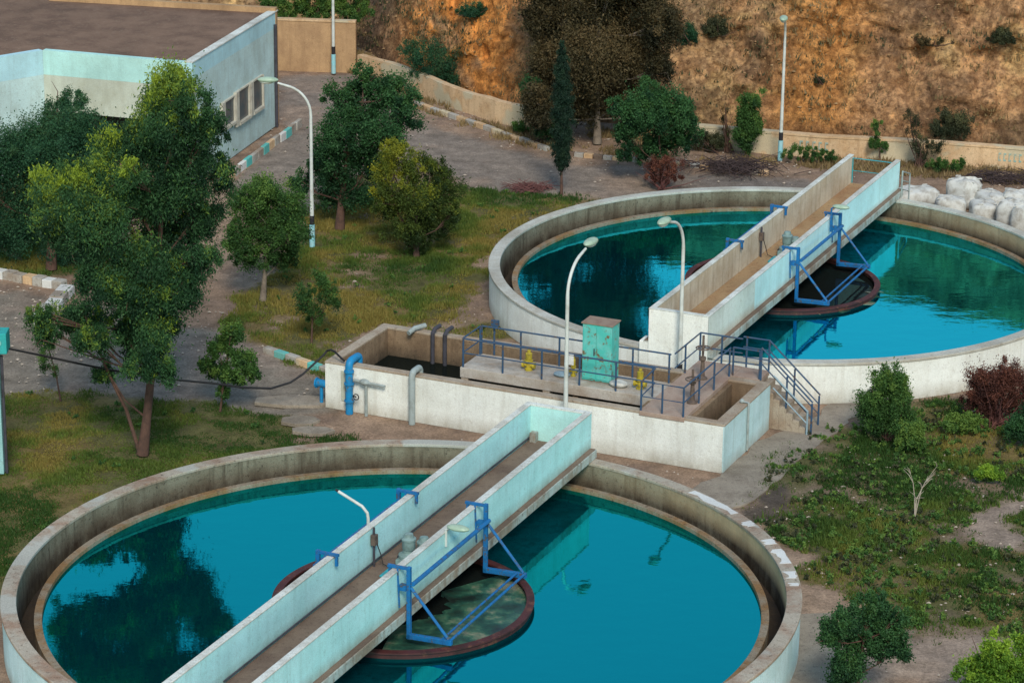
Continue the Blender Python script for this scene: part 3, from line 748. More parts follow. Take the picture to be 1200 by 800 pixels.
# stairs
st = thing('staircase', 'small concrete staircase going down from the basin landing', 'stairs', (11.3, 4.1, 0))
ns = 7
for i in range(ns):
    build('step', MB().box(11.285+i*.19, 11.285+(i+1)*.19, 3.70, 4.46, 0, BT*(1-(i+1)/(ns+1))), M['basin_rim'], st, bevel=.012)
railing('stair_railing', 'sloping blue handrail on the far side of the concrete staircase', [(10.5, 4.5, BT+.02), (11.25, 4.5, BT+.02), (12.75, 4.5, .03)], posts=[(10.6,4.5,BT),(11.25,4.5,BT),(12.0,4.5,.66),(12.72,4.5,.0)], h=.85, mids=(.66, .33))
railing('stair_railing', 'sloping blue handrail on the near side of the concrete staircase', [(11.3, 3.70, BT+.02), (12.8, 3.70, .03)], posts=[(11.3,3.70,BT),(12.05,3.70,.66),(12.78,3.70,.0)], h=.9, mids=(.5,))
railing('stair_railing', 'pale handrail nearest the camera on the concrete staircase', [(11.68, 3.64, BT-.5), (12.68, 3.64, -.02)], posts=[(12.68,3.64,0)], h=.70, m=M['rail_pale'], mids=(.5,))

g = 'blue pipe railings on the basin'
railing('pipe_railing', 'long blue railing along the near edge of the basin platform', [(3.62, 1.17, BT), (9.2, 1.17, BT)],
        posts=[(x, 1.17, BT) for x in (3.62, 4.8, 5.95, 7.05, 8.1, 9.15)])
railing('pipe_railing', 'long blue railing along the far edge of the basin platform', [(3.62, 2.38, BT), (9.2, 2.38, BT)],
        posts=[(x, 2.38, BT) for x in (3.62, 4.8, 5.95, 7.05, 8.1, 9.15)])
railing('pipe_railing', 'blue railing around the near end of the cross walk, above the front wall', [(9.22, 1.15, BT), (9.27, .04, BT), (10.45, .04, BT), (10.45, 3.6, BT)],
        posts=[(9.27, .04, BT), (9.86, .04, BT), (10.45, .04, BT), (10.45, 1.2, BT), (10.45, 2.35, BT), (10.45, 3.55, BT)])
railing('pipe_railing', 'blue railing on the left side of the cross walk beyond the platform', [(9.27, 2.5, BT), (9.27, 3.7, BT), (9.27, 4.45, BT), (10.5, 4.45, BT)],
        posts=[(9.27, 3.3, BT), (9.27, 4.45, BT), (9.9, 4.45, BT)])
railing('pipe_railing', 'short blue railing along the near edge of the stair landing', [(10.5, 3.70, BT+.01), (11.26, 3.70, BT+.01)], h=.8)
railing('brace_rail', 'short blue railing at the left end of the basin platform', [(3.60, 1.22, BT), (3.60, 2.33, BT)], h=.82)

# cabinet
cb = thing('electrical_cabinet', 'tall rusted turquoise steel cabinet on the basin platform', 'cabinet', (7.35, 1.9, BT))
cabz = 1.62
build('body', MB().box(6.94, 7.78, 1.60, 2.16, BT+.03, BT+cabz), M['cabinet'], cb, bevel=.012)
build('roof_plate', MB().box(6.91, 7.81, 1.57, 2.19, BT+cabz, BT+cabz+.03), M['cab_top'], cb)
d_ = build('door', MB().box(6.97, 7.34, 1.583, 1.598, BT+.08, BT+cabz-.05), M['cabinet'], cb)
build('handle', MB().box(7.28, 7.31, 1.565, 1.582, BT+.75, BT+.95), M['pipe_dark'], d_)
build('door', MB().box(7.36, 7.75, 1.583, 1.598, BT+.08, BT+cabz-.05), M['cabinet'], cb)
build('sign_plate', MB().box(6.70, 6.88, 1.15, 1.16, BT+.55, BT+.85), M['white_dab'], cb)
build('plinth', MB().box(6.98, 7.74, 1.63, 2.12, BT+.004, BT+.03), M['cab_top'], cb)

# yellow valves
def valve(a, b, label, s=1.):
    s *= .70
    t = thing('yellow_valve', label, 'valve', (a, b, BT), group=None)
    z = BT+.004
    build('body', MB().lathe((a, b, z), [(.16*s, 0), (.16*s, .05), (.10*s, .07), (.10*s, .22), (.17*s, .24), (.17*s, .29), (.09*s, .31)], 16), M['yellow'], t, smooth=True)
    build('flange', MB().tube([(a-.26*s, b, z+.15), (a-.18*s, b, z+.15)], .13*s, 14).tube([(a+.18*s, b, z+.15), (a+.26*s, b, z+.15)], .13*s, 14).tube([(a-.18*s, b, z+.15), (a+.18*s, b, z+.15)], .08*s, 12), M['yellow'], t)
    build('actuator', MB().lathe((a, b, z+.31), [(.13*s, 0), (.13*s, .17), (.07*s, .20), (.07*s, .26)], 14), M['yellow'], t, smooth=True)
    return t
valve(5.33, 1.72, 'bright yellow upright valve left of the turquoise cabinet, behind the near railing')
valve(8.62, 1.62, 'yellow valve to the right of the turquoise cabinet on the platform', .95)
valve(6.62, 1.78, 'small yellow valve partly hidden behind the lamp post and cabinet', .6)
cv = thing('grey_sheet', 'crumpled pale sack lying beside the turquoise cabinet', 'sack', (7.98, 1.5, BT))
build('sack', MB().ellipsoid((8.05, 1.50, BT+.10), (.27, .18, .11), 12, 6), M['bag'], cv, smooth=True)
cv = thing('grey_sheet', 'pale blue sack lying on the platform behind the curved lamp post', 'sack', (6.3, 1.6, BT))
build('sack', MB().ellipsoid((6.35, 1.62, BT+.07), (.24, .16, .08), 12, 6), M['rail_pale'], cv, smooth=True)

# gate valve spindles
for (a, b, hh, lab) in ((9.86, 3.05, 1.25, 'tall sluice gate spindle with handwheel, farther of the two on the cross walk'), (10.28, 1.15, .95, 'rusty sluice gate spindle with handwheel, nearer of the two on the cross walk')):
    t = thing('gate_spindle', lab, 'gate spindle', (a, b, BT))
    build('stem', MB().tube([(a, b, BT+.02), (a, b, BT+hh)], .035, 8), M['valve_grey'], t)
    build('pedestal', MB().lathe((a, b, BT+.02), [(.14, 0), (.14, .04), (.07, .08), (.05, .5), (.09, .55), (.09, .62)], 12), M['valve_grey'], t)
    wz = BT+hh*.72
    ring = [(a+.19*cos(x), b+.19*sin(x), wz) for x in np.linspace(0, 2*pi, 17)]
    build('handwheel', MB().tube(ring, .018, 6).bar((a-.19, b, wz), (a+.19, b, wz), .03, .02).bar((a, b-.19, wz), (a, b+.19, wz), .03, .02), M['valve_grey'], t)

# pipes on the basin
def hook_pipe(name, label, a, m, rad, z_top, bin_, zb=0, knee=.0, cat='pipe', base_b=-.17):
    t = thing(name, label, cat, (a, base_b, 0))
    b = base_b
    pts = [(a, b, zb), (a, b, z_top-.15)]
    for k in range(1, 7):
        x = k/6*pi/2
        pts.append((a, b+(1-cos(x))*.15, z_top-.15+sin(x)*.15))
    pts.append((a, b+bin_-.1, z_top))
    for k in range(1, 5):
        x = k/4*pi/2
        pts.append((a, b+bin_-.1+sin(x)*.1, z_top-(1-cos(x))*.1))
    pts.append((a, b+bin_, .75))
    build('pipe_run', MB().tube(pts, rad, 12), m, t, smooth=True)
    return t
t = hook_pipe('blue_pipe', 'thick bright blue pipe with valve bent over the left end of the basin wall', .82, M['pipe_blue'], .105, 1.50, .60)
for z in (.35, .85, 1.2): build('flange', MB().lathe((.82, -.17, z), [(.14, 0), (.14, .05)], 14), M['pipe_blue'], t)
build('side_pipe', MB().tube([(1.32, -.14, 0), (1.32, -.14, .95), (.95, -.15, 1.0)], .045, 8).tube([(.95,-.15,.98), (1.9,-.15,.95)], .04, 8).ellipsoid((1.28, -.16, .98), (.16, .1, .09), 10, 6), M['pipe_grey'], t)
build('valve_wheel', MB().tube([(1.07+.08*cos(x), -.25, .55+.08*sin(x)) for x in np.linspace(0, 2*pi, 13)], .015, 6).tube([(.95,-.2,.55),(1.07,-.25,.55)], .02, 6), M['black'], t)
build('board', MB().box(.50, .62, -.04, -.002, .3, 1.15), M['bld_cream'], t)
hook_pipe('grey_pipe', 'grey pipe bent over the middle of the basin front wall', 2.72, M['pipe_grey'], .09, 1.48, .50)
for a, lab in ((1.72, 'dark vertical pipe inside the basin, left one of the pair on the back wall'), (2.10, 'dark vertical pipe inside the basin, right one of the pair on the back wall')):
    t = thing('down_pipe', lab, 'pipe', (a, 3.2, 0))
    build('pipe_run', MB().tube([(a, BD-th-.1, .3), (a, BD-th-.1, 1.42), (a, BD-th+.05, 1.50), (a, BD+.1, 1.50)], .06, 10), M['pipe_dark'], t)
t = thing('elbow_pipe', 'short pale pipe stub lying over the back wall of the basin', 'pipe', (1.15, 3.4, BT))
build('pipe_run', MB().tube([(1.05, BD-.55, BT+.02), (1.12, BD-.3, BT+.10), (1.3, BD+.02, BT+.12)], .07, 10), M['pipe_grey'], t)
t = thing('wall_conduit', 'thin grey pipe running down the cyan right end of the basin', 'pipe', (BW+.06, 1.75, 0))
build('pipe_run', MB().tube([(BW-.1, 1.75, BT+.05), (BW+.07, 1.75, BT+.04), (BW+.07, 1.75, .05)], .03, 8).ellipsoid((BW-.12, 1.75, BT+.06), (.06, .06, .06), 8, 6), M['pipe_grey'], t)
t = thing('blue_stub', 'blue pipe stub beside the left end of the basin', 'pipe', (-.25, .5, 0))
build('pipe_run', MB().tube([(-.32, .15, .62), (.02, .15, .62)], .11, 12).tube([(-.36,.15,.62),(-.32,.15,.62)], .15, 12).tube([(-.2,.15,.62),(-.2,.15,0)], .05, 8), M['pipe_blue'], t)
t = thing('blue_bracket', 'small blue bracket post at the left end of the platform railing', 'bracket', (3.85, 2.6, BT))
build('pole', MB().tube([(3.95, 2.5, BT-.1), (3.95, 2.5, BT+.95)], .03, 8), M['rail'], t)
build('box', MB().box(3.87, 4.08, 2.44, 2.54, BT+.83, BT+1.0), M['rail'], t)

# ------------------------------------------------------------------ street lamps
def make_lamp(H=5.35, arm=1.2):
    t = bpy.data.objects.new('street_lamp', None); COL.objects.link(t); BASE[t.name] = ((0,0,0), 'W')
    pts = [(0,0,0), (0,0,1.2), (0,0,H*.5), (0,0,H-.95)]
    for k in range(1, 9):
        x = k/8*radians(72); R_ = .95
        pts.append(((1-cos(x))*R_, 0, H-.95+sin(x)*R_))
    e = pts[-1]; pts.append((arm-.15, 0, e[2]+(arm-.15-e[0])*.28))
    z_ = pts[-1][2]
    rad = [.075,.065,.055,.048]+[.042]*8+[.035]
    build('pole', MB().tube(pts, rad, 10), M['pole'], t, smooth=True)
    hd = build('lamp_head', MB().ellipsoid((arm+.16, 0, z_+.10), (.34, .15, .10), 16, 8), M['head'], t, smooth=True)
    build('diffuser', MB().ellipsoid((arm+.20, 0, z_+.04), (.24, .11, .08), 14, 6), M['glassy'], hd, smooth=True)
    build('base_sleeve', MB().tube([(0,0,0), (0,0,.75)], .09, 12), M['pole_blue'], t, smooth=True)
    build('black_band', MB().tube([(0,0,.75), (0,0,1.05)], .078, 12), M['black'], t, smooth=True)
    return t
proto = make_lamp()
def put(o, p, rz, label, sz=1.):
    o.location = (p[0], p[1], 0); o.rotation_euler = (0, 0, rz)
    if sz != 1: o.scale = (1, 1, sz)
    setp(o, label, 'street lamp', 'tall street lamps around the plant')
lampspec = [
    (G(366, 289), pi-.05, 'tall street lamp with arm curved left, between the big trees and building', 1.0),
    (G(391, 86), pi*.55, 'street lamp pole with black and white base before the tan wall', 1.05),
    (G(914, 188), -pi/2-.15, 'farthest street lamp, straight against the bare orange slope', 1.0),
    (S2W(7.38, -.55), pi/2-AZ-.05, 'street lamp behind the end of the nearer bridge, arm curving right', 1.0),
    (S2W(8.56, 4.8), -pi/2-AZ-.05, 'street lamp in front of the farther tank, beside its bridge end', 1.0)]
for i, (p, rz, lab, sz) in enumerate(lampspec):
    o = proto if i == 0 else copy_tree(proto)
    put(o, p, rz, lab, sz)

# ------------------------------------------------------------------ left post with box, cable
kb = G(-2, 552)
t = thing('utility_post', 'pale teal post with turquoise box on top, at the left edge', 'post', tuple(kb), 'W')
x, y = kb[:2]
build('column', MB().box(x-.35, x+.18, y-.2, y+.2, 0, 3.3), M['kiosk'], t, bevel=.01)
build('box', MB().box(x-.4, x+.42, y-.3, y+.25, 3.3, 3.85), M['kiosk_head'], t, bevel=.02)
build('conduit', MB().tube([(x+.24, y-.1, 0), (x+.24, y-.1, 3.2)], .04, 8), M['pipe_dark'], t)
build('hub', MB().tube([(x+.2, y-.32, 3.6), (x+.2, y-.28, 3.6)], .09, 12), M['kiosk'], t)
# cable hanging from the post to the basin
A_ = np.array([x+.24, y-.1]); B_ = S2W(-.12, .35)[:2]
cp = []
for (cx_, cy_) in [(7,407),(50,416),(90,425),(128,433),(167,439),(208,445),(250,449),(285,454),(317,455),(340,448),(355,438),(367,427),(379,416),(388,411)]:
    lo, hi = 0., 1.
    for _ in range(40):
        m_ = (lo+hi)/2; q = A_+(B_-A_)*m_
        if PX((q[0], q[1], 1.5))[0] < cx_: lo = m_
        else: hi = m_
    q = A_+(B_-A_)*lo; zz = GY(cx_, cy_, q[1])[2]
    cp.append((q[0], q[1], zz))
e1 = S2W(.25, .1, 1.62); e2 = S2W(.62, -.05, 1.45)
cp += [tuple(S2W(.05, .25, 1.60)), tuple(e1), tuple(e2)]
setp(build('hanging_cable', MB().tube(cp, .03, 6), M['cable'], base=cp[0], frame='W', smooth=True), 'black cable sagging from the left post across the yard to the basin', 'cable')

# ------------------------------------------------------------------ building
HB = 4.34
p1, p2, p3, p4 = [G(*q, HB)[:2] for q in [(325,12),(225,73),(50,58),(-60,76)]]
p5 = G(-60,-10,HB)[:2]; p6 = G(60,-3,HB)[:2]
bld = thing('office_building', 'low flat-roofed building with brown gravel roof, pale blue end wall, three windows', 'building', (p2[0], p2[1], 0), 'W')
def off(p, q, t):        # left normal offset
    d = (q-p)/np.hypot(*(q-p)); return np.array([-d[1], d[0]])*t
def wallseg(mb, p, q, t, z0, z1, ext0=0, ext1=0):
    d = (q-p)/np.hypot(*(q-p)); o = off(p, q, t); p = p+d*ext0; q = q+d*ext1
    mb.prism([tuple(p), tuple(q), tuple(q+o), tuple(p+o)], z0, z1); return mb
tw = .25
build('end_wall', wallseg(MB(), p2, p1, tw, 0, HB-.62), M['bld_wall'], bld)
build('end_band', wallseg(MB(), p2, p1, tw, HB-.618, HB-.03), M['bld_blue'], bld)
build('fascia', wallseg(MB(), p3, p2, tw, 2.15, HB-.9, 0, -.002), M['bld_cream'], bld)
build('fascia_band', wallseg(MB(), p3, p2, tw, HB-.898, HB-.03, 0, -.002), M['bld_teal'], bld)
build('side_wall', wallseg(MB(), p4, p3, tw, 0, HB-.9, 0, -.004), M['bld_wall'], bld)
build('side_band', wallseg(MB(), p4, p3, tw, HB-.898, HB-.03, 0, -.004), M['bld_blue'], bld)
dn = off(p3, p2, 2.2)
build('recessed_front', wallseg(MB(), p3+dn, p2+dn, tw, 0, HB-.2, .1, -.4), M['dark_void'], bld)
build('back_wall', wallseg(MB(), p1, p6, tw, 0, HB+.12), M['tanwall'], bld)
cop = MB(); o1 = off(p2, p1, -.03); 
wallseg(cop, p2+o1, p1+o1, .32, HB-.028, HB+.01); build('coping', cop, M['coping'], bld)
roof_poly = [tuple(v) for v in (p1+off(p2, p1, .26), p2+off(p2, p1, .26)+off(p3, p2, .26), p3+off(p3, p2, .26), p4+off(p4, p3, .26), p5, p6)]
build('roof', MB().prism(roof_poly, HB-.35, HB-.08), M['roof'], bld)
# windows in the end wall
dw = (p1-p2)/np.hypot(*(p1-p2)); nw = -off(p2, p1, 1.)
for (x0, y0, x1, y1) in [(261,117,273,149),(277,104,290,143),(294,93,306,131)]:
    def param(px_):
        lo, hi = 0., 12.
        for _ in range(40):
            m_ = (lo+hi)/2; q = p2+dw*m_
            if PX((q[0], q[1], 2))[0] < px_: lo = m_
            else: hi = m_
        return lo
    s0, s1 = param(x0), param(x1); sm_ = (s0+s1)/2; q = p2+dw*sm_
    zt_ = GY((x0+x1)/2, y0, q[1])[2]; zb_ = GY((x0+x1)/2, y1, q[1])[2]+.12
    def pr(a0, a1, z0, z1, o0, o1): 
        A = p2+dw*a0; B = p2+dw*a1
        return MB().prism([tuple(A+nw*o0), tuple(B+nw*o0), tuple(B+nw*o1), tuple(A+nw*o1)], z0, z1)
    fr = MB()
    for args in ((s0-.28, s0, zb_-.1, zt_+.05, -.02, .12), (s1, s1+.06, zb_-.1, zt_+.05, -.02, .10), (s0, s1, zt_, zt_+.05, -.02, .08), (s0, s1, zb_-.1, zb_, -.02, .14)):
        k = pr(*args); fr.add(k.v, k.f)
    w_ = build('window', fr, M['frame'], bld)
    build('pane', pr(s0, s1, zb_, zt_, .004, .02), M['window'], w_)
q = p1-dw*.45+nw*.07
build('downpipe', MB().tube([(q[0], q[1], 0), (q[0], q[1], HB-.45)], .06, 8), M['pipe_dark'], bld)

# ------------------------------------------------------------------ walls, kerbs
def wall_run(name, label, pxs, h, th_, m, cat='wall', z0=-.1, steps=None, cap=None, jag=0.):
    P_ = [G(*q)[:2] for q in pxs]
    # resample
    R_ = []
    for i in range(len(P_)-1):
        k = max(1, int(np.hypot(*(P_[i+1]-P_[i]))/.6))
        R_ += [P_[i]+(P_[i+1]-P_[i])*j/k for j in range(k)]
    R_.append(P_[-1]); R_ = np.array(R_)
    T = np.gradient(R_, axis=0); T /= np.hypot(*T.T)[:, None]; Nn = np.stack([-T[:, 1], T[:, 0]], 1)
    out = R_; inn = R_+Nn*th_
    hs = [h+random.uniform(-jag, jag) for _ in R_]
    mb = MB(); n_ = len(R_)
    vs = [(*out[i], z0) for i in range(n_)]+[(*out[i], hs[i]) for i in range(n_)]+[(*inn[i], hs[i]) for i in range(n_)]+[(*inn[i], z0) for i in range(n_)]
    fs = []
    for i in range(n_-1):
        for k in range(3): fs.append((k*n_+i, k*n_+i+1, (k+1)*n_+i+1, (k+1)*n_+i))
    fs += [(0, n_, 2*n_, 3*n_), (n_-1, 4*n_-1, 3*n_-1, 2*n_-1)]
    mb.add(vs, fs)
    base = (float(R_[0][0]), float(R_[0][1]), 0)
    if cap is None:
        return setp(build(name, mb, m, base=base, frame='W'), label, cat)
    t = thing(name, label, cat, base, 'W'); build('wall_face', mb, m, t)
    cm = MB(); oo = R_-Nn*.03; i2 = R_+Nn*(th_+.03)
    vs = [(*oo[i], h) for i in range(n_)]+[(*oo[i], h+.07) for i in range(n_)]+[(*i2[i], h+.07) for i in range(n_)]+[(*i2[i], h) for i in range(n_)]
    fs = []
    for i in range(n_-1):
        for k in range(4): fs.append((k*n_+i, k*n_+i+1, ((k+1)%4)*n_+i+1, ((k+1)%4)*n_+i))
    fs += [(0, n_, 2*n_, 3*n_), (n_-1, 4*n_-1, 3*n_-1, 2*n_-1)]
    build('coping', cm.add(vs, fs), cap, t)
    return t
wall_run('boundary_wall', 'tall tan rendered wall behind the building corner', [(250,81),(330,81),(417,84)], 2.0, .25, M['tanwall'], cap=M['lowwall'])
wall_run('retaining_wall', 'low curving stone-coloured wall along the far side of the road', [(419,86),(440,92),(470,102),(530,126),(580,142),(622,152),(660,158)], .78, .3, M['lowwall'], jag=.03)
lw = wall_run('retaining_wall', 'long low wall with faded turquoise marks at the foot of bare slope, right side', [(800,170),(870,176),(960,184),(1080,190),(1200,199),(1320,210)], .72, .3, M['lowwall'], jag=.02, cap=M['lowwall'])
def wall_marks(t, px0, px1, base_py, n_):
    a = G(px0, base_py[0])[:2]; b = G(px1, base_py[1])[:2]; d = (b-a)/np.hypot(*(b-a)); nn = np.array([d[1], -d[0]])
    L_ = np.hypot(*(b-a)); mb = MB()
    for i in range(n_):
        s = L_*(i+.2)/n_; wd = L_/n_*.5
        o = nn*.012
        q0 = a+d*s+o; q1 = a+d*(s+wd)+o
        for (z0, z1) in ((.50, .56), (.26, .32)):
            mb.prism([tuple(q0), tuple(q1), tuple(q1-nn*.03), tuple(q0-nn*.03)], z0, z1)
        q2 = a+d*(s+wd*.35)+o; mb.prism([tuple(q0), tuple(q2), tuple(q2-nn*.03), tuple(q0-nn*.03)], .32, .50)
    build('painted_mark', mb, M['faded_teal'], t)
wall_marks(lw, 935, 972, (182.2, 185), 5)
wall_marks(lw, 1168, 1198, (196.6, 198.9), 5)

def kerb(label, a, b, n_, cols, w_=.22, h_=.14, z0=-.1):
    a = G(*a)[:2]; b = G(*b)[:2]; d = (b-a); L_ = np.hypot(*d); d /= L_; nn = np.array([-d[1], d[0]])
    t = thing('kerb', label, 'kerb', (a[0], a[1], 0), 'W')
    for i in range(n_):
        s0 = L_*i/n_+.012; s1 = L_*(i+1)/n_-.012; jx = random.uniform(-.02, .02); jh = random.uniform(-.015, .015)
        q0 = a+d*s0+nn*jx; q1 = a+d*s1+nn*(jx+random.uniform(-.01, .01))
        build('kerb_stone', MB().prism([tuple(q0), tuple(q1), tuple(q1+nn*w_), tuple(q0+nn*w_)], z0, h_+jh), cols[i % len(cols)], t, bevel=.02)
kt, kk = M['kerb_teal'], M['kerb']
kerb('straight kerb painted turquoise and white leading away beside the building end', (262,217), (354,147), 14, [kt, M['lowwall'], kk, M['white_dab'], kt, kk, kk], .15, .26)
kerb('short kerb painted turquoise and white along the grass, left of the basin', (308,412), (386,438), 6, [kk, kt, kk, M['lowwall'], kt, kk])
kerb('worn white and brown kerb at the far left beyond the yard', (-20,322), (72,338), 8, [kk, M['white_dab'], kk, kk, M['lowwall']], .35, .2)
kerb('pale broken kerb turning the corner behind the big tree at left', (72,340), (36,378), 5, [M['white_dab'], kk], .45, .2)
kerb('worn earth-coloured kerb along the far side of the road', (455,112), (640,176), 18, [M['lowwall'], kk], .2, .12)
kerb('worn brown kerb between the cypress and the rear bridge along the road', (650,180), (900,204), 22, [M['lowwall'], M['deck'], kk], .2, .10)

# stepping slabs by the basin corner
for k, (px_, py_, w1, w2, lab) in enumerate([(352,494,.55,.4,'flat grey slab lying at the grass corner left of the basin, farther one'), (366,506,.6,.35,'flat grey slab lying in the grass left of the basin, nearer one'), (345,471,1.1,.5,'wide grey slab at the edge of yard left of the basin')]):
    a = G(px_, py_)
    m_ = MB(); pts = [(a[0]+w1*cos(x)*random.uniform(.8, 1.1), a[1]+w2*sin(x)*random.uniform(.8, 1.1)) for x in np.linspace(0, 2*pi, 8)[:-1]]
    setp(build('stone_slab', m_.prism(pts, -.03, .07), M['path'], base=(a[0], a[1], 0), frame='W', bevel=.01), lab, 'slab')

# ------------------------------------------------------------------ bulk bags
def bag(px_, py_, wd, hd, hh, label, seed):
    g_ = G(px_, py_)
    r_ = np.random.default_rng(seed)
    t = thing('bulk_bag', label, 'sack', tuple(g_), 'W', group='white bulk bags piled behind the farther tank')
    n_, m_ = 28, 16; vs = []
    ang = r_.uniform(0, pi)
    for i in range(m_+1):
        ph = -pi/2+pi*i/m_
        for k in range(n_):
            th_ = 2*pi*k/n_
            e = .62
            sx = np.sign(cos(th_))*abs(cos(th_))**e; sy = np.sign(sin(th_))*abs(sin(th_))**e; cz = abs(cos(ph))**.5
            nz = float(fbm(np.array(sx*2.2+seed), np.array(sy*2.2), np.array(sin(ph)*2.2), seed, 4))-.5
            n3_ = abs(float(vnoise(np.array(sx*5+seed), np.array(sy*5), np.array(sin(ph)*3.5), seed+3))-.5)
            f_ = 1.04+nz*.36-n3_*.13
            z = np.sign(sin(ph))*abs(sin(ph))**.6
            x_, y_ = sx*cz*wd/2*f_, sy*cz*hd/2*f_
            vs.append((g_[0]+x_*cos(ang)-y_*sin(ang), g_[1]+x_*sin(ang)+y_*cos(ang), hh/2+z*hh/2*f_))
    mb = MB().add(vs, [(i*n_+k, i*n_+(k+1)%n_, (i+1)*n_+(k+1)%n_, (i+1)*n_+k) for i in range(m_) for k in range(n_)])
    build('sack_body', mb, M['bag'], t, smooth=True)
    for sx, sy in ((-1,-1),(1,-1),(1,1),(-1,1)):
        x_, y_ = sx*wd*.3, sy*hd*.3
        cx_ = g_[0]+x_*cos(ang)-y_*sin(ang); cy_ = g_[1]+x_*sin(ang)+y_*cos(ang)
        lp = MB().tube([(cx_, cy_, hh*.93), (cx_+.03*sx, cy_+.03*sy, hh*.98), (cx_-.12*sx, cy_, hh*.98), (cx_-.14*sx, cy_, hh*.95)], .02, 5)
        build('lifting_loop', lp, M['bag'], t)
BG = [(1074,234,1.3,.9,.55,'flat slumped white bag, leftmost of the pile by the farther bridge end'),
      (1113,249,.85,.8,.65,'rounded white bag second from the left along the tank rim'),
      (1129,236,.95,.85,.90,'square upright white bag standing tallest in the pile'),
      (1152,254,.9,.8,.65,'grey tied bag in the middle of the pile, against the tank rim'),
      (1160,243,1.1,.8,.65,'open-topped dusty bag behind the middle of the pile'),
      (1184,262,.9,.8,.90,'tall white bag near the right edge, left one of the front pair'),
      (1203,270,.85,.8,.95,'tall white bag at the right edge against the tank rim, nearest one'),
      (1192,245,.9,.8,.75,'white bag in the back row near the right edge'),
      (1222,262,1.,.9,.9,'white bag cut by the right edge of the photo')]
for i, (a, b, c_, d2, e_, lab) in enumerate(BG): bag(a, b+5, c_*1.18, d2*1.1, e_*1.08, lab, i+3)

# ------------------------------------------------------------------ vegetation
def leaves(cents, rads, tints, per, L_, W_, seed, droop=.3, sub=.36, shell=.5):
    r_ = np.random.default_rng(seed)
    V = []; T = []
    for (cx_, cy_, cz_), (rx, ry, rz), tn, n_ in zip(cents, rads, tints, per):
        k = max(5, n_//(150 if n_ > 1200 else 60))
        d = r_.normal(size=(k, 3)); d /= np.linalg.norm(d, axis=1)[:, None]
        rr = shell+(1-shell)*r_.random(k)**.6
        rr = np.where(r_.random(k) < .22, rr*r_.random(k), rr)
        sc = np.array([cx_, cy_, cz_])+d*rr[:, None]*np.array([rx, ry, rz])*(.72+.62*r_.random((k, 1))**2)
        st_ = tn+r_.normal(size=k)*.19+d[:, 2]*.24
        idx = r_.integers(0, k, n_)
        sr = sub*.78*min(rx, rz)*(.5+.95*r_.random(k))
        p = sc[idx]+r_.normal(size=(n_, 3))*sr[idx][:, None]*np.array([.5, .5, .62])*np.where(r_.random(n_) < .12, 1.7, 1.)[:, None]
        # leaf frames
        a = r_.normal(size=(n_, 3)); a[:, 2] -= droop*1.5; a /= np.linalg.norm(a, axis=1)[:, None]
        b = r_.normal(size=(n_, 3)); b -= (b*a).sum(1)[:, None]*a; b /= np.linalg.norm(b, axis=1)[:, None]
        l = L_*(.6+.8*r_.random(n_))[:, None]; w_ = W_*(.6+.8*r_.random(n_))[:, None]
        q = np.stack([p-a*l*.5, p+b*w_*.5, p+a*l*.5, p-b*w_*.5], 1)
        V.append(q.reshape(-1, 3)); tt = np.clip(st_[idx]+r_.normal(size=n_)*.08, 0, 1)
        T.append(np.repeat(tt, 4))
    return np.concatenate(V), np.concatenate(T)
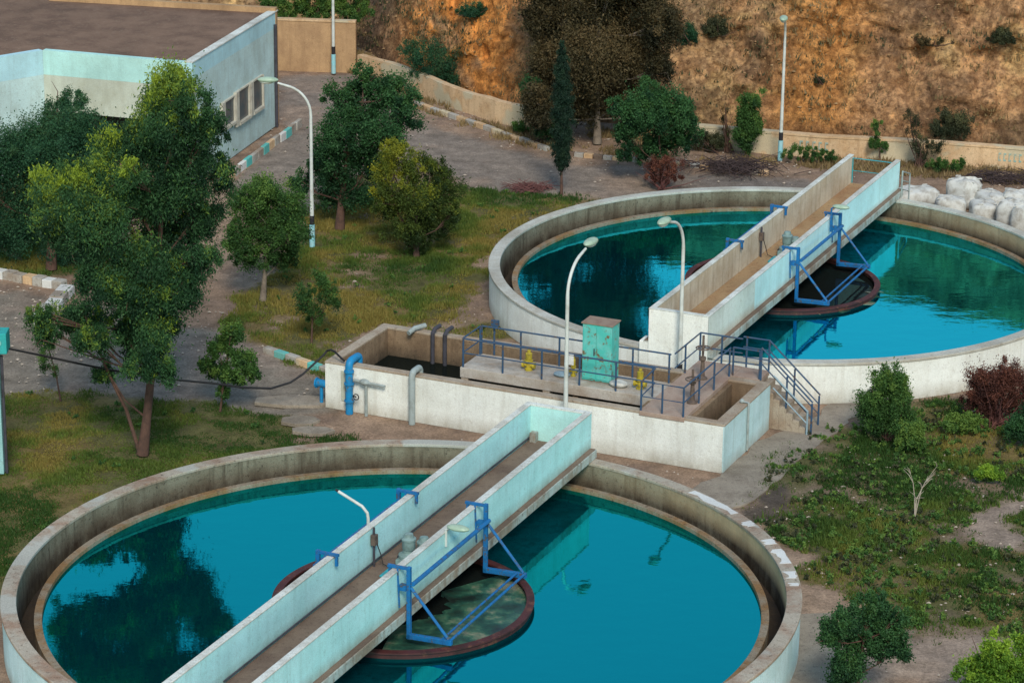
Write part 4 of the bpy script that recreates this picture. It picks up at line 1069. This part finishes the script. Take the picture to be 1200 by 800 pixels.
def plant(name, label, cat, base_px, clumps, leafm, n_leaf, L_=.13, W_=.06, trunk=None, bark='bark', trunk_r=.12, droop=.3,
          seed=1, tint=.45, spread=.45, group=None, limbs=True, sub=.36, z_base=0., Ybase=None, stems=(), twigs=0, shell=.5):
    """clumps: (px, py, rx, ry [, tint [, depth]]) measured at the depth of the plant, turned into ellipsoids in metres"""
    if Ybase is None: b = G(*base_px, z_base)
    else: b = GY(base_px[0], base_px[1], Ybase)
    sc = SCALE(b[1]); r_ = np.random.default_rng(seed+100)
    xs_ = [c_[0] for c_ in clumps]; half = (max(xs_)-min(xs_))/2/sc
    C_, R_, T_, A_ = [], [], [], []
    for c_ in clumps:
        dep = c_[5] if len(c_) > 5 else r_.uniform(-1, 1)*half*spread
        p = GY(c_[0], c_[1], b[1]+dep)
        rx, ry = c_[2]*.95/sc, c_[3]*.95/sc
        C_.append(p); R_.append((rx, (rx+ry)/2*.95, ry)); T_.append(c_[4] if len(c_) > 4 else tint); A_.append(rx*ry)
    A_ = np.array(A_)**.9; per = (n_leaf*A_/A_.sum()).astype(int)+8
    t = thing(name, label, cat, tuple(b), 'W', group=group)
    per = (per*3.4).astype(int)
    V, T = leaves(C_, R_, T_, per, L_*.58, W_*.58, seed, droop, sub, shell)
    ok = V[:, 2].reshape(-1, 4).min(1) > b[2]+.02
    V = V.reshape(-1, 4, 3)[ok].reshape(-1, 3); T = T.reshape(-1, 4)[ok].reshape(-1)
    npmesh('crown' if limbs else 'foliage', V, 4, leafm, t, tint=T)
    mb = MB()
    tp = [b]+[GY(q[0], q[1], b[1]) for q in (trunk or [])]
    if trunk:
        k = len(tp); rad = [trunk_r*(1-.72*i/(k-1)) for i in range(k)]; rad[0] *= 1.25
        mb.tube([tuple(q) for q in tp], rad, 9)
        for st_ in stems:
            sp = [GY(q[0], q[1], b[1]+(.25 if i else 0)) for i, q in enumerate(st_[0])]
            mb.tube([tuple(q) for q in sp], [st_[1]*(1-.65*i/(len(sp)-1)) for i in range(len(sp))], 7)
        for p in C_:
            # limb leaves the trunk below its clump
            cand = [q for q in tp[1:] if q[2] < p[2]-.1] or [tp[min(1, len(tp)-1)]]
            s_ = cand[-1]; m_ = (s_+p)/2+np.array([r_.uniform(-.1, .1), r_.uniform(-.1, .1), -.1*np.hypot(*(p-s_)[:2])])
            if np.linalg.norm(p-s_) > .2: mb.tube([tuple(s_), tuple(m_), tuple(p)], [trunk_r*.26, trunk_r*.16, trunk_r*.06], 6)
            for _ in range(3):
                e_ = p+r_.normal(size=3)*np.array([.5,.5,.4])*R_[0][0]
                mb.tube([tuple(m_), tuple((p+e_)/2), tuple(e_)], [trunk_r*.15, trunk_r*.1, trunk_r*.03], 5)
    for _ in range(twigs):
        e_ = C_[r_.integers(len(C_))]+r_.normal(size=3)*np.array(R_[0])*.6
        if e_[2] < b[2]+.2: e_[2] = b[2]+.3
        m_ = (b+e_)/2+r_.normal(size=3)*.08; mb.tube([tuple(b+r_.normal(size=3)*np.array([.08,.08,0])), tuple(m_), tuple(e_)], [.025, .015, .005], 5)
    if mb.v: build('trunk' if trunk else 'stems', mb, M[bark], t, smooth=True)
    return t

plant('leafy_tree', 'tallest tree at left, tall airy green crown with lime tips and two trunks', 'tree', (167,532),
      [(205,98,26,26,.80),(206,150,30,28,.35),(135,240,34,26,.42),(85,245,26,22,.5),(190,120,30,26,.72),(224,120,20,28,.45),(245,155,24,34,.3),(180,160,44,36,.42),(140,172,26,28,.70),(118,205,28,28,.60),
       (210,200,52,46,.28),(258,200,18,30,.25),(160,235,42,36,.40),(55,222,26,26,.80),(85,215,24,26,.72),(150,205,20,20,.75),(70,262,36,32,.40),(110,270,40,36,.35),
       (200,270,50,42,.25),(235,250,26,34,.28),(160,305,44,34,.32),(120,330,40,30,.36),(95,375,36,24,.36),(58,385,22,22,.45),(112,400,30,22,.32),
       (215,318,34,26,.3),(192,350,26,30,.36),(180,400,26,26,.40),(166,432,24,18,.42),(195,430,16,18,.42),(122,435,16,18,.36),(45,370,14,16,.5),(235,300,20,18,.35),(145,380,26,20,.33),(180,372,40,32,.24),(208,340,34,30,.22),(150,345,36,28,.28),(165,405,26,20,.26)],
      M['leaf_euc'], 72000, .165, .055, trunk=[(172,490),(177,440),(182,380),(186,310),(190,230),(198,140)], trunk_r=.135, droop=.8, seed=3, spread=.7,
      stems=[([(163,528),(148,480),(128,440),(112,400),(100,370)], .055)], sub=.40)
plant('bushy_tree', 'dark bushy tree before the building front, left of the tallest tree', 'tree', (60,315),
      [(60,150,30,30,.5),(95,175,30,34,.42),(60,185,44,34,.4),(110,235,30,40,.32),(40,170,40,34,.5),(90,150,34,30,.52),(75,120,26,18,.55),(10,190,40,46,.38),(60,220,50,44,.35),(110,200,26,50,.3),(20,260,42,40,.3),(80,285,40,28,.3),(-30,220,40,60,.3),(125,160,16,20,.4)],
      M['leaf_teal'], 46000, .13, .06, trunk=[(60,260),(62,200)], trunk_r=.15, seed=5, spread=.5)
plant('round_tree', 'small round dark green tree on the grass edge right of the tallest tree', 'tree', (308,352),
      [(318,222,30,22,.5),(295,235,26,24,.42),(340,245,26,24,.38),(310,262,36,28,.4),(282,268,22,22,.35),(345,275,22,22,.3),(300,295,30,20,.35),(330,300,26,18,.3),(272,290,14,16,.35)],
      M['leaf_mid'], 15000, .13, .065, trunk=[(310,325),(312,300),(314,265)], trunk_r=.09, seed=7, bark='bark_grey')
plant('dense_tree', 'large dense dark green tree beside the road, behind the round tree', 'tree', (398,268),
      [(430,92,26,16,.5),(405,110,28,22,.45),(455,110,32,26,.42),(475,130,22,30,.35),(420,140,40,30,.38),(385,165,26,34,.35),(450,160,34,28,.28),(395,195,32,30,.32),(430,190,30,24,.25),(392,225,28,22,.3),(375,200,16,26,.35),(415,225,24,20,.22),(350,210,14,18,.3)],
      M['leaf_dark'], 20000, .15, .08, trunk=[(400,235),(408,180),(425,120)], trunk_r=.14, seed=9)
plant('yellowing_tree', 'yellow-green tree on the grass in front of the dense dark tree', 'tree', (488,300),
      [(462,178,22,18,.85),(455,205,22,24,.75),(480,200,20,22,.6),(510,200,20,20,.22),(520,225,22,26,.20),(492,235,26,24,.40),(462,240,24,24,.40),(505,262,30,22,.14),(475,270,28,18,.18),(445,235,14,18,.45),(530,250,14,18,.18),(490,288,24,8,.10)],
      M['leaf_yellow'], 15000, .13, .06, trunk=[(488,280),(487,240),(480,200)], trunk_r=.09, seed=11)
plant('sapling', 'thin loose sapling standing in the grass left of the basin', 'sapling', (365,402),
      [(372,330,18,14,.4),(360,348,22,16,.35),(388,352,14,14,.3),(368,370,20,12,.3),(384,338,10,10,.4)], M['leaf_mid'], 2200, .12, .05, trunk=[(366,375),(370,335)], trunk_r=.03, seed=13, sub=.5)
plant('sapling', 'young broad-leaved sapling in the yard just right of the large trunk', 'sapling', (258,482),
      [(272,392,14,14,.45),(258,410,18,14,.4),(285,420,20,14,.38),(250,432,20,12,.36),(272,440,20,12,.36),(296,436,12,10,.4),(262,460,10,8,.4),(240,425,8,8,.4)], M['leaf_mid'], 4200, .14, .08, trunk=[(262,450),(270,395)], trunk_r=.03, seed=15, sub=.45)
plant('sapling', 'spindly sapling with few leaves, leftmost, before the yard', 'sapling', (71,470),
      [(55,405,12,14,.5),(50,425,12,10,.5),(64,435,8,8,.5),(45,395,8,8,.6)], M['leaf_mid'], 700, .11, .05, trunk=[(66,440),(55,400)], trunk_r=.025, seed=16, sub=.5)
# cypress
plant('cypress_tree', 'tall narrow dark cypress at the road edge', 'tree', (658,228),
      [(659,y_, w__, 16, .4, 0) for y_, w__ in ((56,4),(68,6),(82,8.5),(96,10.5),(110,12),(124,12.5),(138,13),(152,13),(166,12.5),(178,11),(189,8))],
      M['leaf_cyp'], 26000, .11, .035, trunk=[(658,205),(659,120),(659,60)], trunk_r=.05, seed=17, sub=.35, droop=-.9, shell=.35)
plant('brown_tree', 'large brownish open tree behind the cypress at the slope foot', 'tree', (700,168),
      [(640,20,30,34,.35),(690,10,44,36,.4),(740,5,40,40,.45),(775,30,26,34,.25),(640,75,28,34,.4),(690,70,46,40,.5),(740,70,36,34,.45),(632,125,22,30,.25),(680,120,40,26,.4),(725,115,32,28,.5),(775,75,20,20,.2),(650,-30,50,30,.4),(730,-40,60,34,.4),(745,130,18,14,.35),(690,-80,60,36,.4),(640,-90,30,30,.4),(740,-100,36,30,.4),(695,-125,30,24,.4)],
      M['leaf_brown'], 60000, .20, .08, trunk=[(700,140),(700,95),(700,40)], trunk_r=.14, seed=19, bark='bark_grey', spread=.5, sub=.42)
plant('green_shrub', 'green shrubby growth under the left side of the brown tree', 'bush', (628,168),
      [(632,130,20,26,.3),(645,155,16,12,.35),(622,105,14,22,.25)], M['leaf_dark'], 4500, .13, .06, seed=20, limbs=False, twigs=6)
plant('green_shrub', 'small bright green bush on the verge below the low curved wall', 'bush', (608,157), [(607,148,12,7,.6)], M['leaf_mid'], 900, .12, .06, seed=21, limbs=False)
plant('round_tree', 'rounded dark green tree beyond the farther tank with reddish undergrowth', 'tree', (775,215),
      [(765,112,22,16,.5),(745,130,24,24,.42),(790,130,22,22,.42),(765,140,30,22,.38),(722,125,10,12,.45),(808,120,10,10,.5),(760,98,12,9,.55),(732,155,16,22,.35),(798,160,22,20,.32),(765,172,34,16,.28),(740,180,14,12,.3),(808,140,12,14,.35)],
      M['leaf_dark'], 16000, .15, .08, trunk=[(774,195),(772,150)], trunk_r=.07, seed=23, sub=.36)
plant('red_shrub', 'reddish brown dry shrub below the rounded tree beyond the tank', 'bush', (776,222),
      [(775,195,22,12,.5),(765,207,12,8,.5),(788,207,14,9,.5)], M['leaf_red'], 2600, .10, .045, bark='twig_red', seed=25, limbs=False, twigs=22)
plant('slender_tree', 'narrow upright green tree left of the farthest street lamp', 'tree', (876,184),
      [(882,118,14,12,.5),(876,138,16,16,.42),(872,160,15,18,.3),(886,150,10,14,.35)], M['leaf_mid'], 5500, .14, .07, trunk=[(876,170),(878,125)], trunk_r=.06, seed=27)
plant('dark_shrub', 'dark shrubs at the foot of slope left of the slender tree', 'bush', (838,178), [(835,166,20,10,.4),(818,160,12,10,.3)], M['leaf_scrub'], 2500, .12, .05, seed=28, limbs=False, twigs=12)
plant('bare_tree', 'thin leafless tree beside the slender green tree', 'tree', (852,178), [(850,135,8,14,.3),(853,150,8,10,.3)], M['leaf_brown'], 250, .10, .04, trunk=[(852,155),(850,125)], trunk_r=.03, seed=29, twigs=14)
plant('dark_shrub', 'low green shrub just right of the farthest street lamp', 'bush', (940,190), [(930,180,14,8,.5),(950,179,14,8,.45),(968,182,16,7,.2)], M['leaf_mid'], 2200, .12, .05, seed=30, limbs=False)
plant('leaning_sapling', 'small leafy sapling before the low wall, left of bare tree', 'sapling', (1031,190), [(1029,150,8,10,.5),(1025,165,8,10,.5),(1036,172,6,10,.45)], M['leaf_mid'], 1300, .12, .06, trunk=[(1031,172),(1029,150)], trunk_r=.03, seed=31)
plant('bare_tree', 'sparse thorny tree in front of low wall near the bridge end', 'tree', (1078,196),
      [(1068,140,10,18,.3),(1078,165,14,16,.35),(1095,170,12,14,.4),(1082,180,12,10,.35)], M['leaf_scrub'], 1800, .10, .04, trunk=[(1073,175),(1068,150),(1066,130)], trunk_r=.04, seed=32, twigs=16)
plant('dark_shrub', 'dense grey-green bush above the low wall at the slope foot', 'bush', (1118,165), [(1108,140,12,14,.4),(1122,148,18,16,.4),(1100,152,12,12,.35)], M['leaf_scrub'], 4200, .12, .05, seed=33, limbs=False, z_base=.4)
plant('green_shrub', 'low green bush in front of the low wall, right of sparse tree', 'bush', (1108,202), [(1100,193,14,8,.5),(1118,193,14,7,.5)], M['leaf_mid'], 2000, .13, .05, seed=34, limbs=False)
plant('wild_bush', 'large feathery grey-green bush on the slope above the curved wall', 'bush', (520,112),
      [(485,62,18,16,.4),(505,70,28,22,.45),(535,80,28,22,.42),(560,85,16,16,.4),(500,90,24,14,.3),(540,98,26,12,.3)], M['leaf_teal'], 8000, .13, .05, seed=35, limbs=False, Ybase=111.5, twigs=10)
for (px_, py_, rx, ry, mm, lab) in ((555,12,20,11,'leaf_teal','round grey-green bush high on the orange slope, left part'), (838,32,14,14,'leaf_scrub','dark scrub bush on the slope right of the brown tree'),
        (1175,42,14,12,'leaf_scrub','small dark bush on the slope near the right edge'), (806,40,12,16,'leaf_teal','blue-green bush on the slope edge beside the brown tree'),
        (960,94,6,6,'leaf_scrub','tiny grey tuft in the middle of the bare slope'), (1090,48,22,8,'leaf_brown','flat dark brown scrub on the upper right slope')):
    # rooted on the slope: find depth where the slope has that height
    i_ = np.argmin([min(abs(PX((XX[j, k], YY[j, k], ZZ[j, k]))[0]-px_)+abs(PX((XX[j, k], YY[j, k], ZZ[j, k]))[1]-py_-ry*.6) for k in range(0, XX.shape[1], 12)) for j in range(0, 110, 5)])
    j = range(0, 110, 5)[i_]; ks = list(range(0, XX.shape[1], 12))
    k = ks[int(np.argmin([abs(PX((XX[j, q], YY[j, q], ZZ[j, q]))[0]-px_)+abs(PX((XX[j, q], YY[j, q], ZZ[j, q]))[1]-py_-ry*.6) for q in ks]))]
    plant('slope_bush', lab, 'bush', (px_, py_+ry*.8), [(px_, py_, rx, ry, .4), (px_+rx*.5, py_+ry*.3, rx*.6, ry*.6, .35), (px_-rx*.5, py_+ry*.3, rx*.6, ry*.6, .35)],
          M[mm], int(60+rx*ry*11), .13, .05, seed=36+px_ % 7, limbs=False, Ybase=float(YY[j, k])-.15, twigs=5)
for (x0, lab) in ((330,'dark green tree top behind the tan wall, left one'), (372,'bright green tree top behind the tan wall'), (412,'green tree top at the end of tan wall')):
    plant('hedge_tree', lab, 'tree', (x0, 72), [(x0-12,6,18,12,.45 if x0 < 340 else .8),(x0+12,8,18,12,.8),(x0,-8,22,12,.6),(x0,18,20,10,.5)], M['leaf_mid'], 4200, .14, .07, trunk=[(x0,45),(x0,15)], trunk_r=.08, seed=50+x0 % 13, spread=.3)
plant('leafy_bush', 'tall rounded green bush beside the path right of the stairs', 'bush', (1040,515),
      [(1040,450,24,20,.5),(1022,472,20,20,.42),(1056,474,20,22,.42),(1036,492,28,18,.34),(1066,500,14,14,.5),(1052,455,16,14,.5)], M['leaf_mid'], 12000, .12, .055, seed=60, limbs=False, twigs=10)
plant('leafy_bush', 'smaller light green bush touching the tall bush at its right foot', 'bush', (1068,530), [(1066,508,18,16,.75),(1078,520,10,8,.7),(1056,520,10,8,.7)], M['leaf_mid'], 3000, .12, .055, seed=61, limbs=False)
plant('leafy_bush', 'low green bush right of the tall rounded bush', 'bush', (1128,508), [(1118,497,20,9,.8),(1138,495,18,11,.8)], M['leaf_mid'], 3200, .13, .055, seed=62, limbs=False)
plant('bare_shrub', 'purplish brown leafless shrub near the right edge by the tank wall', 'bush', (1165,498),
      [(1150,450,22,22,.4),(1180,448,26,26,.4),(1160,470,34,18,.3),(1200,470,22,24,.3)], M['leaf_red'], 11000, .10, .045, bark='twig_red', seed=63, limbs=False, twigs=60)
plant('dark_shrub', 'dark green bush cut by the right edge below the purplish shrub', 'bush', (1196,522), [(1190,500,16,16,.3),(1208,495,18,22,.3)], M['leaf_dark'], 4000, .12, .055, seed=64, limbs=False)
plant('lime_bush', 'low lime-yellow bush in the grass at right', 'bush', (1160,566), [(1160,553,18,9,.8),(1146,557,10,6,.6)], M['leaf_lime'], 2200, .12, .05, seed=65, limbs=False)
plant('lime_bush', 'large bright lime bush in the bottom right corner', 'bush', (1165,835),
      [(1145,785,26,20,.6),(1170,765,24,20,.7),(1195,785,26,26,.55),(1160,800,34,20,.45),(1200,755,14,14,.6),(1135,808,20,14,.5)], M['leaf_lime'], 9000, .13, .06, seed=66, limbs=False, twigs=8)
plant('round_tree', 'small dark green tree at the bottom edge right of the nearer tank', 'tree', (1000,835),
      [(990,725,24,16,.5),(1020,720,28,18,.45),(1046,735,22,20,.42),(975,745,16,20,.4),(1010,750,36,22,.36),(1050,760,18,16,.34),(995,780,24,22,.32),(1025,700,20,8,.5),(985,800,18,20,.28),(1055,722,12,10,.45)],
      M['leaf_dark'], 14000, .11, .06, trunk=[(1006,790),(1012,750)], trunk_r=.07, seed=67, sub=.4)
def bare(name, label, base_px, tips, m, r0=.02):
    b = G(*base_px); t = thing(name, label, 'sapling', tuple(b), 'W'); mb = MB()
    for path_ in tips:
        pts = [GY(q[0], q[1], b[1]) for q in path_]
        mb.tube([tuple(b)]+[tuple(q) for q in pts], [r0*(1-.8*i/len(pts)) for i in range(len(pts)+1)], 6)
        for _ in range(5):
            q = pts[random.randrange(len(pts))]; e_ = q+np.array([random.uniform(-.25, .25), random.uniform(-.2, .2), random.uniform(.1, .35)])
            mb.tube([tuple(q), tuple((q+e_)/2+np.array([.02, 0, .02])), tuple(e_)], [.012, .008, .003], 5)
    build('branches', mb, m, t)
bare('dead_sapling', 'pale forked dead sapling standing in the grass at right', (1072,605), [[(1074,585),(1084,565),(1098,546)], [(1072,585),(1070,565),(1067,555)], [(1080,572),(1092,560)]], M['twig_pale'])

# brush piles of dead branches
def brush(label, px_, py_, w_, d2, h_, n_, m, seed):
    b = G(px_, py_); r_ = random.Random(seed); mb = MB()
    for _ in range(n_):
        x_, y_ = b[0]+r_.gauss(0, w_*.35), b[1]+r_.gauss(0, d2*.35); a_ = r_.uniform(0, pi); l_ = r_.uniform(.25, .7)
        z_ = r_.uniform(.03, h_)
        mb.tube([(x_-cos(a_)*l_, y_-sin(a_)*l_*.6, max(.01, z_-r_.uniform(0, .2))), (x_, y_, z_+.05), (x_+cos(a_)*l_, y_+sin(a_)*l_*.6, z_+r_.uniform(-.05, .2))], [.014, .012, .006], 4)
    setp(build('brush_pile', mb, m, base=tuple(b), frame='W'), label, 'brush pile')
brush('dark pile of dead branches on the road beyond the farther tank', 862, 200, 1.8, 1.2, .3, 260, M['twig_dark'], 2)
brush('dark tangle of branches by the slope foot, right of the sparse thorny tree', 1170, 212, 1.6, 1., .25, 140, M['twig_dark'], 3)
brush('dry weeds on the road edge above the grass, left of the cypress', 620, 222, .9, .5, .15, 90, M['twig_red'], 5)

# ------------------------------------------------------------------ grass, dry tufts, stones
def blades(name, x, y, z, h, tint, m, wd=.022, lean=.5, seed=1, per=5, rad=.07):
    r_ = np.random.default_rng(seed); n_ = len(x)
    X_ = np.repeat(x, per)+r_.normal(size=n_*per)*rad; Y_ = np.repeat(y, per)+r_.normal(size=n_*per)*rad; Z_ = np.repeat(z, per)-.02
    H_ = np.repeat(h, per)*(.5+.9*r_.random(n_*per)); a = r_.uniform(0, 2*pi, n_*per); a2 = r_.uniform(0, 2*pi, n_*per)
    w_ = wd*(.6+.8*r_.random(n_*per)); T_ = np.clip(np.repeat(tint, per)+r_.normal(size=n_*per)*.08, 0, 1)
    p0 = np.stack([X_-np.cos(a)*w_, Y_-np.sin(a)*w_, Z_], 1); p1_ = np.stack([X_+np.cos(a)*w_, Y_+np.sin(a)*w_, Z_], 1)
    l_ = lean*H_*r_.random(n_*per)*1.4
    p2_ = np.stack([X_+np.cos(a2)*l_, Y_+np.sin(a2)*l_, Z_+H_], 1)
    V = np.stack([p0, p1_, p2_], 1).reshape(-1, 3)
    return setp(npmesh(name, V, 3, m, base=(0,0,0), tint=np.repeat(T_, 3)), kind='stuff')
NC = 640000
gx = rng.uniform(-17, 21, NC); gy = rng.uniform(56, 101, NC)
_, ga, gb, gc, gd = zones(gx, gy)
sa_, sb_ = W2S(gx.copy(), gy.copy())
clear = (np.hypot(sa_-C1[0], sb_-C1[1]) > 9.06) & (np.hypot(sa_-C2[0], sb_-C2[1]) > 9.06) & ~((sa_ > -.1) & (sa_ < 11.75) & (sb_ > -.1) & (sb_ < 3.8)) & ~((sa_ > 9) & (sa_ < 13.6) & (sb_ > 3.3) & (sb_ < 5.2))
nn = fbm(gx*.55, gy*.55, 0, 201); n2_ = fbm(gx*1.7, gy*1.7, 0, 202)
dens = (ga*(.35+.65*(nn > .43))+gb*(.95)+gc*(.40+.60*np.clip((nn-.40)*8, 0, 1))+gd*.7)
dens *= np.clip((n2_-.30)*4.5, .15, 1)
keep = (rng.random(NC) < dens) & clear
gx, gy, nn, n2_ = gx[keep], gy[keep], nn[keep], n2_[keep]; ga, gb, gc = ga[keep], gb[keep], gc[keep]
hh = .05+.12*np.clip((n2_-.35)*2.5, 0, 1)*(.7+.6*rng.random(len(gx)))
hh = hh*(1-.40*gb)
gn = fbm(gx*.33+7, gy*.33, 0, 203)
ti = np.clip(.31+(gn-.5)*3.6+ga*.02-gb*.16-gc*.14, 0, 1)
# lush green strip behind the basin
d_str = np.clip(1-np.abs(sb_[keep]-4.9)/1.6, 0, 1)*((sa_[keep] > .2) & (sa_[keep] < 8)); ti = ti*(1-d_str)+.14*d_str; hh = hh*(1+1.0*d_str)
blades('grass', gx, gy, np.zeros(len(gx))-.03, hh*.85, ti, M['grass'], seed=4, per=4, rad=.06, wd=.018)
# small weeds spreading in clumps over the grass
def weeds(name, n_, zone, tint0, m, seed):
    r_ = np.random.default_rng(seed); x = r_.uniform(-17, 21, n_*6); y = r_.uniform(56, 101, n_*6)
    _, a_, b_, c_, d_ = zones(x, y); s1, s2 = W2S(x.copy(), y.copy())
    ok = ({'a': a_, 'b': b_, 'c': c_}[zone] > .5) & (np.hypot(s1-C1[0], s2-C1[1]) > 9.4) & (np.hypot(s1-C2[0], s2-C2[1]) > 9.4) & ~((s1 > -.4) & (s1 < 12) & (s2 > -.4) & (s2 < 4.1))
    x, y = x[ok][:n_], y[ok][:n_]; k = len(x)
    cs = np.stack([x, y, np.full(k, .04)], 1); rr = .07+.18*r_.random(k)**2
    V, T = leaves(cs, [(q*1.3, q*1.3, .05+q*.28) for q in rr], tint0+.25*(r_.random(k)-.4), [int(30+260*q*q*10) for q in rr], .075, .042, seed, -.2, .5, .2)
    ok = V[:, 2].reshape(-1, 4).min(1) > -.02; V = V.reshape(-1, 4, 3)[ok].reshape(-1, 3); T = T.reshape(-1, 4)[ok].reshape(-1)
    setp(npmesh(name, V, 4, m, base=(0,0,0), tint=T), kind='stuff')
weeds('weeds', 1700, 'c', .62, M['leaf_mid'], 5)
weeds('weeds', 110, 'a', .6, M['leaf_mid'], 6)
weeds('weeds', 90, 'b', .45, M['leaf_mid'], 8)
weeds('ground_cover', 700, 'c', .45, M['leaf_scrub'], 7)
# dry tufts on the verge and all over the slope
n_ = 9000
t_ = rng.random(n_); vx = np.interp(t_, [0, 1], [-7, 22]); 
by_ = np.interp(vx, bxs, bys); vy = by_-rng.random(n_)**1.2*4.2-.3
_, a_, b_, c_, d_ = zones(vx, vy); roadm = blend(P_ROAD, vx, vy, .5)
ok = (roadm < .3) & (fbm(vx*.8, vy*.8, 0, 301) > .44)
ok &= np.hypot(vx-C2W[0], vy-C2W[1]) > 9.2
blades('dry_grass', vx[ok], vy[ok], np.zeros(ok.sum())-.03, .08+.16*rng.random(ok.sum()), .2+.6*fbm(vx[ok], vy[ok], 0, 302), M['grass_dry'], wd=.025, seed=6, per=5, rad=.1)
jj = rng.integers(3, 110, 11000); kk_ = rng.integers(0, XX.shape[1]-1, 11000)
px_ = XX[jj, kk_]; ok = (px_ > -8) & (px_ < 24) & (fbm(px_*.6, ZZ[jj, kk_]*.9, 0, 303) > .50)
jj, kk_ = jj[ok], kk_[ok]
blades('dry_scrub', XX[jj, kk_], YY[jj, kk_]-.02, ZZ[jj, kk_]-.03, .06+.15*rng.random(len(jj)), .0+.75*fbm(XX[jj, kk_]*.7, ZZ[jj, kk_], 0, 304), M['grass_dry'], wd=.03, seed=7, per=6, rad=.13)
jj = rng.integers(3, 110, 5000); kk_ = rng.integers(0, XX.shape[1]-1, 5000)
px_ = XX[jj, kk_]; ok = (px_ > -8) & (px_ < 24) & (fbm(px_*.45, ZZ[jj, kk_]*.8, 0, 305) > .56)
jj, kk_ = jj[ok], kk_[ok]
blades('dark_scrub', XX[jj, kk_], YY[jj, kk_]-.02, ZZ[jj, kk_]-.03, .06+.16*rng.random(len(jj)), .3+.5*fbm(XX[jj, kk_]*.7, ZZ[jj, kk_], 0, 306), M['leaf_scrub'], wd=.035, seed=8, per=7, rad=.14)

# loose stones over dirt, verge and slope
def stones(name, P_, sz, m, seed):
    r_ = np.random.default_rng(seed); k = len(P_)
    base_ = np.array([(1,0,0),(0,1,0),(-1,0,0),(0,-1,0),(0,0,1),(0,0,-1)], float)
    F_ = [(0,1,4),(1,2,4),(2,3,4),(3,0,4),(1,0,5),(2,1,5),(3,2,5),(0,3,5)]
    V = []
    sc = sz[:, None, None]*(.6+.8*r_.random((k, 6, 1)))*np.array([1, 1, .6]); v = P_[:, None]+base_[None]*sc
    tri = v[:, np.array(F_).ravel()].reshape(-1, 3)
    return setp(npmesh(name, tri, 3, m, base=(0,0,0)), kind='stuff')
n_ = 16000
sx = rng.uniform(-16, 22, n_); sy = rng.uniform(56, 112, n_)
_, a_, b_, c_, d_ = zones(sx, sy); s1, s2 = W2S(sx.copy(), sy.copy())
ok = (a_+b_+d_ < .4) & (fbm(sx*.6, sy*.6, 0, 401) > .47) & (np.hypot(s1-C1[0], s2-C1[1]) > 9.1) & (np.hypot(s1-C2[0], s2-C2[1]) > 9.1) & ~((s1 > -.2) & (s1 < 12) & (s2 > -.2) & (s2 < 4))
ok &= ~((blend(P_ROAD, sx, sy, .5) > .5) & (rng.random(n_) < .8)) & (sy < np.interp(sx, bxs, bys))
stones('gravel', np.stack([sx[ok], sy[ok], np.zeros(ok.sum())-.02], 1), .015+.05*rng.random(ok.sum())**3, M['rubble'], 9)
jj = rng.integers(1, 110, 9000); kk_ = rng.integers(0, XX.shape[1]-1, 9000)
stones('slope_rocks', np.stack([XX[jj, kk_], YY[jj, kk_], ZZ[jj, kk_]], 1), .02+.07*rng.random(9000)**4, M['slope_rock'], 10)
